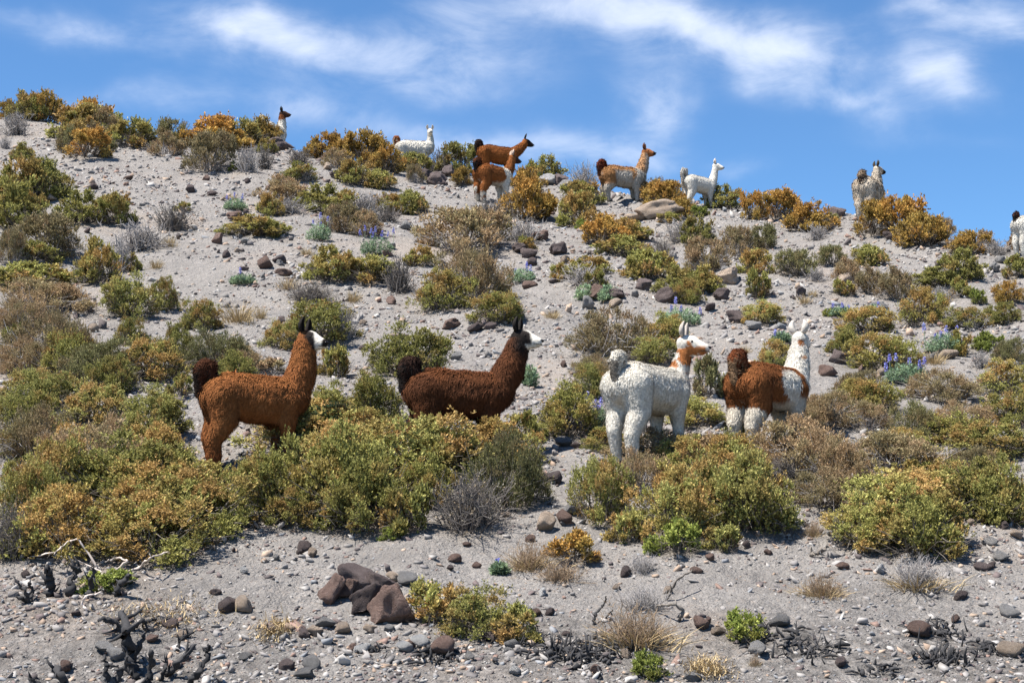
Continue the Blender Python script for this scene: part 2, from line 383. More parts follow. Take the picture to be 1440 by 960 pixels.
# ------------------------------------------------------------------ ground sheet
def axis(segs):
    out = [segs[0][0]]
    for a, b, n, g in segs:
        t = np.linspace(0, 1, n+1)[1:]; t = (np.exp(g*t)-1)/(math.exp(g)-1) if abs(g) > 1e-6 else t
        out += list(a+(b-a)*t)
    return np.array(out)
def build_ground(litter):
    xr = axis([(0, 5, 70, 0), (5, 22, 105, .5), (22, 60, 40, 1.2), (60, 900, 24, 2.4)]); xs = np.concatenate((-xr[:0:-1], xr))
    ys = axis([(-900, -30, 16, -2.4), (-30, 8, 30, -.8), (8, 20, 135, 0), (20, 64, 225, .7), (64, 120, 40, 1.2), (120, 1500, 22, 2.4)])
    X, Y = np.meshgrid(xs, ys); Z = height(X.ravel(), Y.ravel())
    V = np.stack((X.ravel(), Y.ravel(), Z), 1); nx, ny = len(xs), len(ys)
    i = (np.arange(ny-1)[:, None]*nx+np.arange(nx-1)[None]).ravel()
    Q = np.stack((i, i+1, i+1+nx, i+nx), 1)
    ash = np.zeros((len(V), 3))
    for p, r, s in BURNT_P:
        d = np.hypot(V[:, 0]-p[0], V[:, 1]-p[1])/r; ash[:, 0] = np.maximum(ash[:, 0], s*np.clip(1.5-d, 0, 1))
    for (x, y, r) in litter:
        k = (np.abs(V[:, 0]-x) < 2*r) & (np.abs(V[:, 1]-y) < 2*r)
        d = np.hypot(V[k, 0]-x, V[k, 1]-y)/r; ash[k, 1] = np.maximum(ash[k, 1], 0.55*np.clip(1.6-1.4*d, 0, 1))
    o = ob('ground', mk('ground', V, None, Q, ground_material(), {'ash': ash}, True)); tag(o, kind='structure'); return o

# ------------------------------------------------------------------ shrub prototypes (1 m across, 0.6 m high)
def unit(v): return v/(np.linalg.norm(v, axis=-1, keepdims=True)+1e-9)
def leaves(pos, axis_, n, ln, wd, clump, rng, spread=1.0, stem=1.0):
    """n small folded leaves round each sprig; returns verts, tris, colours"""
    S = len(pos); pos = np.repeat(pos, n, 0); ax = np.repeat(axis_, n, 0); cl = np.repeat(clump, n)
    t = np.tile(np.arange(n)/max(1, n-1), S)+rng.normal(0, .08, S*n)
    rad = unit(np.cross(ax, rng.normal(size=(S*n, 3)))); d = unit(ax*(0.45+0.9*t)[:, None]+rad*spread*(1.15-0.65*t)[:, None])
    side = unit(np.cross(d, ax+rng.normal(0, .25, (S*n, 3)))); L = ln*rng.uniform(.7, 1.3, S*n)[:, None]; W = wd*rng.uniform(.7, 1.3, S*n)[:, None]
    base = pos+ax*(ln*stem*(t-0.2))[:, None]
    nrm = np.cross(d, side)
    a = base; b = base+d*L*.5+side*W*.5+nrm*W*.18; c = base+d*L; e = base+d*L*.5-side*W*.5+nrm*W*.18
    V = np.stack((a, b, c, e), 1).reshape(-1, 3); i = np.arange(S*n)*4
    T = np.concatenate((np.stack((i, i+1, i+2), 1), np.stack((i, i+2, i+3), 1)))
    C = np.stack((np.repeat(rng.uniform(0, 1, S*n), 4), np.repeat(cl, 4), np.repeat(np.clip(t, 0, 1), 4)), 1)
    return V, T, C
def dome(rng, K, h=0.6, flat=0.0):
    seed = int(rng.integers(1000)); out = []
    while len(out) < K:
        v = unit(rng.normal(size=3)); v[2] = abs(v[2])*1.05-0.12
        v = unit(v); n = 0.80+0.52*float(fbm(np.array([v[0]*1.6+5]), np.array([v[1]*1.6]), np.array([v[2]*1.6]), seed=seed, octv=2)[0])
        n *= rng.uniform(.86, 1.12)
        out.append((v[0]*.5*n*1.02, v[1]*.5*n*1.02, 0.07+max(v[2], 0.0)*h*n*.92))
    return np.array(out)
def shrub_proto(seed, K, S, ln, wd, n, fine=False):
    rng = np.random.default_rng(seed)
    C = dome(rng, K); rc = rng.uniform(.04, .115, K)*(1.0 if not fine else .95)
    inner = C*np.array((.62, .62, .66)); inner = inner[rng.random(K) < .55]
    allc = np.concatenate((C*np.array((.84, .84, .86)), inner)); allr = np.concatenate((rc, np.full(len(inner), .10)))
    cr = np.clip(0.5+0.38*fbm(allc[:, 0]*3.2, allc[:, 1]*3.2, allc[:, 2]*3.2, seed=seed, octv=2)+rng.normal(0, .13, len(allc)), 0, 1)
    w = allr**2; w[K:] *= .5; k = rng.choice(len(allc), S, p=w/w.sum())
    outw = unit(allc*np.array((1, 1, 1.1))+np.array((0, 0, .05)))
    d = unit(rng.normal(size=(S, 3))+outw[k]*.9+np.array((0, 0, .45)))
    pos = allc[k]+allr[k][:, None]*d*np.where(rng.random(S) < .12, rng.uniform(1.0, 1.7, S), rng.uniform(.45, 1.08, S))[:, None]; pos[:, 2] = np.maximum(pos[:, 2], rng.uniform(-.03, .03, S))
    ax = unit(d*(.55 if not fine else .35)+np.array((0, 0, .55 if not fine else .9))+rng.normal(0, .22 if not fine else .3, (S, 3)))
    V, T, Cc = leaves(pos, ax, n, ln, wd, cr[k], rng, 1.0 if not fine else .6, 1.0 if not fine else 1.7)
    fol = mk('foliage', V, T, None, LEAF['o'], {'tint': Cc})
    mb = MB(); nstem = min(len(allc), 34)
    for j in rng.choice(len(allc), nstem, replace=False):
        e = allc[j]; b0 = np.array((rng.normal(0, .05), rng.normal(0, .05), -.08)); m1 = b0*.5+e*.5+np.array((rng.normal(0, .03), rng.normal(0, .03), -.05))
        mb.tube([b0, m1*.6+b0*.4+rng.normal(0, .012, 3), m1, e*.7+m1*.3+rng.normal(0, .012, 3), e], [.013, .011, .008, .006, .003], 4, (rng.uniform(0, 1), 0, 0), False)
    for j in range(170):                                  # fine twigs among the leaves and below the skirt
        a = rng.uniform(0, 2*math.pi); r0 = rng.uniform(.1, .36); z0 = rng.uniform(0, .3)*(1-r0)
        p = np.array((math.cos(a)*r0, math.sin(a)*r0, z0)); dd = unit(np.array((math.cos(a), math.sin(a), rng.uniform(-.1, 1.0)))+rng.normal(0, .35, 3)); l = rng.uniform(.10, .30)
        mb.tube([p, p+dd*l*.5+rng.normal(0, .015, 3), p+dd*l], [.004, .003, .0015], 3, (rng.uniform(.3, 1), 0, 0), False)
    return fol, mb.mesh('branches', M_TWIG)
def twig_proto(seed, n, h=0.5, leafy=0, thin=1.0, name='twigs', m=None):
    """a dead, leafless bush: a dense tangle of grey twigs"""
    rng = np.random.default_rng(seed); mb = MB(); tips = []
    for j in range(n):
        a = rng.uniform(0, 2*math.pi); el = abs(rng.normal(0, .6)); el = min(el, 1.45)
        d = np.array((math.cos(a)*math.sin(el+.1), math.sin(a)*math.sin(el+.1), math.cos(el)*h/.5))
        r = rng.uniform(.30, .52); b0 = np.array((rng.normal(0, .09), rng.normal(0, .09), -.04))
        P = [b0]; p = b0
        for k in range(1, 4):
            p = b0+d*r*k/3+rng.normal(0, .028*k/2, 3); p[2] = max(p[2], .0); P.append(p)
        c = rng.uniform(0, 1)
        mb.tube(P, np.array([.0075, .0055, .0040, .0018])*thin, 3, (c, 0, 0), False)
        for q in range(4):
            k = rng.integers(1, 4); s = P[k]; dd = unit(d+rng.normal(0, .65, 3)); l = rng.uniform(.06, .17)
            e = s+dd*l; e[2] = max(e[2], 0.0)
            mb.tube([s, (s+e)/2+rng.normal(0, .012, 3), e], np.array([.0036, .0028, .0013])*thin, 3, (rng.uniform(0, 1), 0, 0), False); tips.append((e, dd))
    tw = mb.mesh(name, m or M_GREY); fol = None
    if leafy:
        k = rng.choice(len(tips), min(leafy, len(tips)), replace=False)
        pos = np.array([tips[i][0] for i in k]); ax = unit(np.array([tips[i][1] for i in k])+np.array((0, 0, .4)))
        V, T, C = leaves(pos, ax, 5, .022, .010, rng.uniform(0, 1, len(pos)), rng, .8, 1.5)
        fol = mk('foliage', V, T, None, LEAF['k'], {'tint': C})
    return fol, tw
def grass_proto(seed, n, h=.4, lean=.6, m=None, w=.006):
    rng = np.random.default_rng(seed); V = []; T = []; C = []
    for j in range(n):
        a = rng.uniform(0, 2*math.pi); r = abs(rng.normal(0, .17)); b0 = np.array((math.cos(a)*r, math.sin(a)*r, -.02)); ln = rng.uniform(.5, 1.1)*h
        d = unit(np.array((math.cos(a)*lean, math.sin(a)*lean, 1))+rng.normal(0, .35, 3)); s = unit(np.cross(d, rng.normal(size=3)))*w
        m1 = b0+d*ln*.55; e = b0+d*ln+np.array((math.cos(a), math.sin(a), -.35))*ln*.22
        i = len(V); V += [b0-s, b0+s, m1+s*.8, m1-s*.8, e]; T += [(i, i+1, i+2), (i, i+2, i+3), (i+3, i+2, i+4)]; C += [(rng.uniform(), 0, 0)]*5
        C[-5:] = [C[-5]]*5
    return mk('blades', V, T, None, m or M_STRAW, {'tint': np.array(C)})

PROTO = {('leafy', 1): [shrub_proto(100+i, 60, 3700, .023, .0125, 6) for i in range(4)],
         ('fine', 1): [shrub_proto(200+i, 64, 4300, .023, .008, 6, True) for i in range(3)],
         ('leafy', 0): [shrub_proto(300+i, 40, 1500, .040, .022, 6) for i in range(4)],
         ('fine', 0): [shrub_proto(400+i, 44, 1600, .036, .015, 6, True) for i in range(3)],
         ('small', 1): [shrub_proto(500+i, 16, 800, .055, .032, 6) for i in range(2)],
         ('twig', 1): [twig_proto(600+i, 190, .5, 260) for i in range(2)],
         ('twig', 0): [twig_proto(620+i, 120, .5, 150, 1.7) for i in range(2)]}
STRAW = [grass_proto(700+i, 260, .42, .8) for i in range(2)]
BRUSH = [twig_proto(640+i, 150, .45, 0, 1.0, 'twigs', M_BRTWIG)[1] for i in range(2)]

# ------------------------------------------------------------------ shrubs: left, right, top, foot (photograph pixels), kind
SHRUBS = """
0 28 122 157 g;14 60 130 156 o;42 86 127 170 g;28 58 143 165 k;0 42 158 193 k;92 152 138 172 g;84 158 152 200 o;80 112 182 218 d;98 150 185 227 g;140 160 190 216 d
158 218 166 212 o;120 165 158 200 b;218 268 172 210 d;212 256 191 222 b;262 340 164 214 g;312 368 167 196 o;266 326 192 246 b;330 366 205 245 k;322 336 228 243 n;20 46 205 227 o;50 72 218 238 k
0 15 185 212 k;0 62 222 290 o;32 90 232 286 o;0 58 268 326 o;92 150 275 321 o;143 184 276 321 o;28 105 308 368 b;0 36 316 376 b;215 275 290 329 k;163 235 312 358 k
226 250 325 350 w;108 162 345 403 o;150 190 338 388 k;175 195 358 384 o;250 268 285 300 o;318 395 304 336 o;313 333 270 284 w
352 390 172 199 g;364 388 195 218 o;360 385 206 241 k;435 482 187 224 g;472 545 183 237 g;520 560 205 245 g;402 440 210 236 k;454 490 212 239 b;478 520 224 264 o;513 555 238 269 o;400 438 232 258 o
414 442 230 258 k;548 572 222 243 g;562 602 214 236 o;598 642 212 240 k;620 662 205 243 o;573 595 235 260 b;635 664 234 266 g;366 432 252 292 b;364 398 272 306 o;428 492 266 306 o;380 430 278 304 k
490 536 270 308 k;453 502 290 330 b;488 536 300 336 b;530 562 272 301 o;525 562 290 316 k;557 600 267 305 o;360 393 305 337 o;595 700 300 368 b;667 710 280 320 k;572 610 347 377 o
613 722 344 428 b;707 772 246 314 g;720 762 236 268 g;420 442 343 362 w;746 786 225 256 o;803 840 230 257 k;797 842 258 290 o;788 842 274 322 o;810 826 310 324 n;708 758 308 346 k
730 752 333 354 o;888 916 258 282 b;905 960 256 286 b;908 964 259 302 g;938 976 284 312 g;998 1040 266 296 o;975 996 290 307 n;824 872 308 346 g;854 908 308 342 o;843 903 336 363 o
928 956 298 316 o;933 990 308 346 k;962 1000 304 346 o;914 946 334 372 k;882 943 350 399 o;962 1022 340 391 b;1012 1052 324 366 b;1050 1092 320 354 d;925 986 376 417 o;948 986 394 430 o
970 1012 380 414 o;1040 1086 354 388 o;1050 1082 378 423 o;803 852 361 387 o;790 856 374 406 k;825 853 380 409 o;773 801 372 398 o;1046 1076 268 312 g
1068 1122 271 311 g;1110 1168 285 329 g;1160 1178 300 319 o;1132 1166 316 341 k;1206 1254 286 336 g;1245 1302 282 341 g;1268 1326 299 351 g;1308 1342 310 337 b;1334 1386 324 363 g;1374 1397 324 347 b;1384 1416 338 363 k
1418 1446 326 354 b;1152 1188 349 378 d;1200 1246 344 376 o;1100 1144 356 393 d;1134 1160 377 399 k;1174 1212 367 399 b;1172 1201 394 419 o;1204 1246 379 416 b;1238 1286 381 426 b
1290 1340 380 412 o;1334 1363 392 421 o;1328 1374 357 399 o;1414 1446 361 394 o;1399 1438 398 434 g;1365 1388 407 431 n;1266 1328 408 463 o;1300 1346 404 433 k;1327 1390 434 466 o;1350 1386 444 467 k
1387 1437 428 461 o;1178 1254 434 472 o;1042 1099 427 461 y;1122 1141 411 431 w;1135 1151 404 419 w;1157 1173 434 448 n
0 86 368 412 o;0 116 393 452 b;20 76 344 374 o;74 106 338 368 b;0 126 438 522 b;66 136 438 532 b;0 72 478 528 b;100 202 478 548 d;164 259 480 540 o;163 206 448 487 o;151 217 393 452 y;214 251 394 441 o
75 106 384 406 w;208 231 359 381 w;254 312 424 467 o;310 362 416 459 w;221 272 460 512 o;264 352 464 532 d;300 372 488 534 b;239 273 523 562 o;0 82 513 578 y;92 184 533 606 y;168 264 543 624 y
433 496 354 402 o;490 552 359 404 o;538 586 364 417 k;390 421 384 411 w;398 476 398 432 k;484 509 402 429 w;371 421 454 494 y;398 502 427 488 o;468 502 424 482 k;358 376 418 451 w
583 662 384 442 o;664 737 414 460 o;514 627 467 534 o;448 492 488 533 o;358 400 506 534 b;428 502 538 604 y;494 562 498 604 o;804 916 434 508 b;904 967 446 484 o;888 957 476 522 y
804 857 498 534 b;974 1017 498 562 d;802 857 513 562 y;757 846 538 622 o;716 762 574 626 y;938 1022 558 606 y;1037 1057 479 501 w;1067 1113 481 517 y;764 791 432 451 w
1164 1217 464 503 o;1198 1287 473 528 o;1178 1242 521 564 b;1224 1260 546 572 o;1369 1409 469 497 n;1399 1444 476 514 d;1361 1393 494 522 k;1334 1362 467 502 o;1294 1332 489 517 w
1374 1450 510 562 y;1278 1377 520 570 b;1128 1202 543 604 b;1188 1254 558 612 b;1248 1322 558 628 d;1318 1392 558 604 b;1378 1450 548 602 o;1338 1450 588 648 o
0 92 558 655 b;0 82 636 748 y;30 142 606 722 o;58 202 576 700 b;98 262 610 722 o;148 285 640 742 o;18 172 676 792 o;128 292 688 802 o;198 347 656 764 o;215 352 645 735 o;-20 52 696 796 k
342 452 616 738 o;416 562 596 744 o;438 562 588 702 y;516 684 574 694 y;448 572 646 760 o;538 604 676 758 o;533 569 737 762 n;598 724 654 764 k;658 762 572 724 d;368 522 556 642 y;636 762 582 664 o;443 512 652 702 k
803 884 636 744 y;866 944 622 704 b;886 1004 646 764 y;946 1064 636 746 y;986 1110 626 754 y;878 1012 596 654 b;978 1084 606 684 o;924 986 728 788 n;988 1037 733 778 y;853 908 712 768 y
1056 1204 576 674 b;1078 1134 632 682 k;1128 1214 596 684 b;1188 1334 598 684 b;1113 1217 652 724 b;1203 1344 656 744 y;1163 1264 696 782 y;1228 1352 686 794 o;1288 1352 732 778 y;1338 1446 636 738 o;1363 1450 656 742 y
578 654 812 884 y;618 722 822 903 y;688 758 848 908 y;774 842 743 802 g;888 937 916 957 n;1021 1079 856 908 n;112 182 798 838 n
"""
KW = {'o': ('olive green shrub', 'shrub'), 'y': ('yellow-green knobbly shrub', 'shrub'), 'g': ('golden rust shrub', 'shrub'),
      'b': ('brown-olive shrub', 'shrub'), 'd': ('dark olive shrub', 'shrub'), 'n': ('fresh green bush', 'bush'),
      'k': ('grey twiggy shrub', 'shrub'), 'w': ('straw-coloured grass tuft', 'grass tuft')}
SPECIAL = {  # by left edge, top: bushes that can be pointed out by what they stand beside
 (578,812): 'bright yellow-green bush pressed against the big reddish boulder', (618,822): 'bright yellow-green bush between the boulder-side bush and the dry-tipped bush',
 (688,848): 'low yellow-green bush with dry brown tips ending the clump beside the boulders', (774,743): 'small golden bush on the gravel beside two orange and pink rocks',
 (888,916): 'small fresh green bush sprouting from scorched ground below the dry brushwood', (1021,856): 'round bright green bush next to a grey rock on burnt ground',
 (112,798): 'small fresh green shoots beneath bleached bare branches', (598,654): 'dark grey leafless bush at the edge of the lower gravel bank',
 (757,538): 'olive bush beside lupines, behind the white spot-necked llama', (924,728): 'dark green bush at the foot of the large yellow-green thicket',
 (533,737): 'tiny bright green sprout at the gravel edge below the big thicket', (1056,576): 'wide brown bush hiding the front legs of the brown and white llama',
 (707,246): 'large golden bush beside the rust-and-white llama just below the crest', (1206,286): 'golden ridge bush in front of the shaggy beige llama',
 (516,574): 'broad yellow-green bush hiding the legs of the dark brown llama', (368,556): 'yellow-green bush between the two brown llamas',
 (215,645): 'olive bush covering the hooves of the rust-brown llama', (974,498): 'dark olive bush directly behind the chest of the white spotted llama',
 (938,558): 'yellow-green bush between the white llama and the brown-and-white llama', (878,596): 'brown-tipped bush around the feet of the white spotted llama'}
SHRUBS += ";".join(['0 60 420 470 b','60 130 470 540 o','130 190 505 560 o','0 70 545 610 o','60 150 590 660 y','170 258 590 660 o','0 60 590 650 o','250 320 665 735 o','330 400 640 720 y','390 470 580 650 o',
 '470 560 570 640 o','570 640 640 720 o','380 450 680 750 o','600 680 600 680 y','1180 1260 530 590 o','1240 1310 600 650 o','1150 1230 620 690 b','1260 1350 640 700 o','1330 1400 620 690 b','1380 1450 690 742 y',
 '1300 1380 580 630 o','1190 1250 680 740 y','820 890 600 640 o','1010 1070 590 640 y','930 1000 610 670 y','1100 1170 560 610 b','300 362 500 545 o','0 40 460 500 o','40 110 520 580 y','350 440 545 610 y'])
LITTER = []
LMK = [('rust-brown llama', 350, 648), ('dark brown black-headed llama', 645, 640), ('white spot-necked llama', 915, 640), ('brown-backed white llama', 1080, 612),
       ('llama peering over the ridge', 395, 207), ('white brown-tailed llama', 585, 234), ('brown black-tailed skyline llama', 702, 252),
       ('rust-and-white llama below the crest', 695, 282), ('tan-patched llama', 875, 286), ('small all-white llama', 985, 290), ('shaggy beige llama', 1224, 305), ('dark-tailed cream llama', 1435, 348),
       ('big reddish boulder', 555, 880), ('burnt black stump', 185, 938), ('pale flat boulder', 925, 300)]
LMP = [(n, at(x, y)) for n, x, y in LMK]
def describe(kind, w, h, p):
    d = [math.hypot(q[0]-p[0], q[1]-p[1]) for n, q in LMP]; k = int(np.argmin(d)); n, q = LMP[k]
    dy = p[1]-q[1]; size = 'small' if w < .62 else ('big' if w > 1.12 else ('tall' if h > .72*w else 'mid-sized'))
    rel = 'close to' if d[k] < 1.3 else ('uphill from' if dy > .45*abs(p[0]-q[0]) else ('downhill from' if dy < -.45*abs(p[0]-q[0]) else 'level with'))
    return f'{size} {KW[kind][0]} {rel} the {n}', f'{size} {KW[kind][0]}s'
def copy_part(name, me, parent, m=None):
    o = bpy.data.objects.new(name, me); col.objects.link(o); o.parent = parent
    if m is not None:
        o.material_slots[0].link = 'OBJECT'; o.material_slots[0].material = m
    return o
def place_shrubs():
    cnt = 0
    for item in SHRUBS.replace('\n', ';').split(';'):
        f = item.split()
        if len(f) < 5: continue
        xl, xr, yt, yb = (float(v) for v in f[:4]); kind = f[4]; xc = (xl+xr)/2
        p0 = at(xc, yb-2); s = pxm(p0); w = (xr-xl)/s
        dep = min(0.42*w, 0.6); x, y = p0[0]*(1+dep/p0[1]), p0[1]+dep; p = np.array((x, y, hz(x, y))); s = pxm(p); w = (xr-xl)/s
        # height so that the top reaches yt
        ztop = CAM[2]+(np.dot(p-CAM, FW))*ray(xc, yt)[2]; h = max(ztop-p[2]+0.04, 0.30*w, .10)
        h = min(h, 1.0*w+.12)
        near = 1 if (s > 78 and w > .45) else 0
        e = empty({'w': 'grass_tuft', 'n': 'bush', 'k': 'dead_shrub'}.get(kind, 'shrub'), (x, y, p[2]-0.03), random.uniform(0, 6.28))
        lb, gp = describe(kind, w, h, p); cat = KW[kind][1]; key = (int(f[0]), int(f[2]))
        if key in SPECIAL: tag(e, SPECIAL[key], cat, 'shrubs of the hillside')
        else: tag(e, lb, cat, gp)
        e.rotation_euler = (R(9), 0, 0)
        e.rotation_euler = (Matrix.Rotation(R(9), 3, 'X') @ Matrix.Rotation(random.uniform(0, 6.28), 3, 'Z')).to_euler()
        sw = w*(1.30 if s > 78 else 1.42); e.scale = (sw*random.uniform(.95, 1.05), sw*random.uniform(.9, 1.1), h/0.6*(.98 if s > 110 else 1.14))
        if kind == 'w':
            e.scale = (w*1.1, w*1.1, h/.4*1.1); copy_part('blades', random.choice(STRAW), e)
        elif kind == 'k':
            fo, tw = random.choice(PROTO[('twig', near)]); copy_part('twigs', tw, e, M_DARKTWIG if xl in (598, 443, 1078, 538) or random.random() < .3 else None)
            if fo and random.random() < .75: copy_part('foliage', fo, e, LEAF['k'])
        else:
            fam = 'fine' if kind in 'bd' else 'leafy'
            if w < .45: fo, br = random.choice(PROTO[('small', 1)])
            else: fo, br = random.choice(PROTO[(fam, near)])
            copy_part('foliage', fo, e, LEAF[kind]); copy_part('branches', br, e, M_GREY if kind == 'b' else None)
        LITTER.append((x, y, w*.5)); cnt += 1
    return cnt
NSH = place_shrubs()
def split_labels():
    th = [o for o in col.objects if o.parent is None and o.get('category') in ('shrub', 'bush', 'grass tuft')]; kinds = [v[0] for v in KW.values()]
    def kind_of(o): return next((kk for kk in kinds if kk in o['label']), None)
    base = {o: kind_of(o) for o in th}; seen = {}
    for o in th: seen.setdefault(o['label'], []).append(o)
    for lb, os in seen.items():
        if len(os) < 2: continue
        for o in os:
            c = sorted((p for p in th if base[p] and base[p] != base[o]), key=lambda p: (p.location-o.location).length)[0]
            gap = (c.location-o.location).length; rel = 'beside' if gap < 1.0 else 'near'
            if c.location.y-o.location.y > .6*gap: rel = 'below'
            elif o.location.y-c.location.y > .6*gap: rel = 'above'
            new = f"{lb}, {rel} a {base[c]}"
            if len(new.split()) <= 16: o['label'] = new
split_labels()
build_ground(LITTER)

# ------------------------------------------------------------------ rocks
def rock_mesh(seed, sub=3, cuts=11, flat=.75, rough=.11):
    rng = np.random.default_rng(seed); bm = bmesh.new(); bmesh.ops.create_icosphere(bm, subdivisions=sub, radius=.5)
    V = np.array([v.co for v in bm.verts]); bm.verts.index_update(); T = np.array([[v.index for v in f.verts] for f in bm.faces]); bm.free()
    for k in range(cuts):
        n = unit(rng.normal(size=3)); d = rng.uniform(.23, .41); e = V@n-d; V = V-np.clip(e, 0, None)[:, None]*n*.97
    V = V*(1+rough*2*fbm(V[:, 0]*4+9, V[:, 1]*4, V[:, 2]*4, seed=seed, octv=3)+rough*.6*np.abs(fbm(V[:, 0]*11, V[:, 1]*11, V[:, 2]*11, seed=seed+3, octv=3)))[:, None]
    V = V*np.array((1, rng.uniform(.6, .95), flat*rng.uniform(.7, 1.15)))@np.array(Matrix.Rotation(rng.uniform(-.4, .4), 3, 'Y'))
    V /= np.ptp(V[:, 0])
    V[:, 2] -= V[:, 2].min(); return mk('rock', V, T, None, ROCKM['grey'], None, sub > 3)
ROCKS = [rock_mesh(800+i, 3 if i%2 else 2) for i in range(12)]
BOULD = [rock_mesh(850+i, 4, 9, .85, .16) for i in range(7)]
RCOL = {'purple': 'dark purple-brown volcanic', 'red': 'reddish brown', 'grey': 'grey', 'tan': 'tan orange', 'white': 'pale whitish'}
def rock(px, py, wpx, hpx, c, label=None, big=False, p=None, w=None):
    if p is None:
        p = at(px, py-1); s = pxm(p); w = wpx/s; dep = min(.3*w, .4); x, y = p[0], p[1]+dep; hh = hpx/s
    else: x, y = p; hh = w*random.uniform(.45, .8)
    me = random.choice(BOULD if big or w > .34 else ROCKS)
    o = bpy.data.objects.new('boulder' if big else 'rock', me); col.objects.link(o); o.material_slots[0].link = 'OBJECT'; o.material_slots[0].material = ROCKM[c]
    zr = max(v.co.z for v in me.vertices)
    sink = .18*hh; o.location = (x, y, hz(x, y)-sink); o.scale = (w*1.02, w*.95, (hh+sink)/zr)
    o.rotation_euler = (random.uniform(-.2, .3), random.uniform(-.2, .2), random.uniform(-.5, .5) if big else random.uniform(0, 6.28))
    if label: tag(o, label, 'boulder' if big else 'rock')
    else:
        d = [math.hypot(q[0]-x, q[1]-y) for n, q in LMP]; k = int(np.argmin(d)); n, q = LMP[k]
        rel = 'close to' if d[k] < 1.3 else ('uphill from' if y > q[1] else 'downhill from')
        sz = 'small' if w < .17 else ('large' if w > .36 else 'middling')
        tag(o, f'{sz} {RCOL[c]} rock on gravel {rel} the {n}', 'rock', f'{RCOL[c]} rocks on the hillside')
    return o
rock(556, 880, 78, 56, 'red', 'big rounded reddish boulder against the bright green bush', True)
rock(514, 866, 52, 44, 'purple', 'dark boulder wedged beside the big reddish boulder', True)
rock(462, 854, 40, 44, 'red', 'rough brown boulder at the outer end of the boulder cluster', True)
rock(498, 838, 56, 42, 'purple', 'dark purple boulder behind the other boulders of the cluster', True)
rock(535, 838, 44, 34, 'purple', 'purple-grey boulder in the back of the boulder cluster', True)
rock(487, 842, 36, 26, 'red', 'small reddish boulder squeezed inside the boulder cluster', True)
rock(572, 826, 44, 16, 'grey', 'flat grey slab behind the big reddish boulder', False)
rock(553, 820, 28, 14, 'tan', 'tan flat stone lying on the boulder cluster', False)
rock(925, 310, 70, 26, 'tan', 'pale tan flat-topped boulder below the tan-patched llama', True)
rock(893, 314, 34, 10, 'tan', 'pale low slab beside the tan flat-topped boulder', False)
rock(320, 866, 40, 22, 'purple', 'dark wedge-shaped rock on gravel above the burnt stump', False)
rock(341, 862, 28, 22, 'tan', 'pale tan block lying on the lower gravel', False)
rock(425, 779, 20, 16, 'purple', 'black stone lying above a pale stone on lower gravel', False)
rock(440, 785, 20, 14, 'tan', 'pale yellow stone just below a black stone', False)
rock(640, 793, 20, 12, 'red', 'single rusty red stone alone on lower gravel', False)
rock(768, 748, 28, 26, 'tan', 'orange rock beside the small golden bush', False)
rock(790, 740, 26, 20, 'red', 'pinkish rock behind the orange rock by the golden bush', False)
rock(780, 682, 26, 18, 'purple', 'dark rock on the bare strip beside the white llama thicket', False)
rock(762, 680, 26, 18, 'tan', 'tan rock touching the dark rock on the bare strip', False)
rock(620, 925, 40, 26, 'red', 'brown pitted rock in front of the bright green bush', False)
rock(1238, 808, 26, 15, 'white', 'bright white stone on the lower gravel', False)
rock(1292, 898, 38, 22, 'red', 'rusty red rock among charred remains', False)
rock(1098, 882, 34, 16, 'grey', 'grey oblong rock beside the round green bush', False)
rock(1430, 928, 40, 24, 'tan', 'orange-brown rock at the edge of the ash patch', False)
rock(1190, 400, 20, 14, 'tan'); 
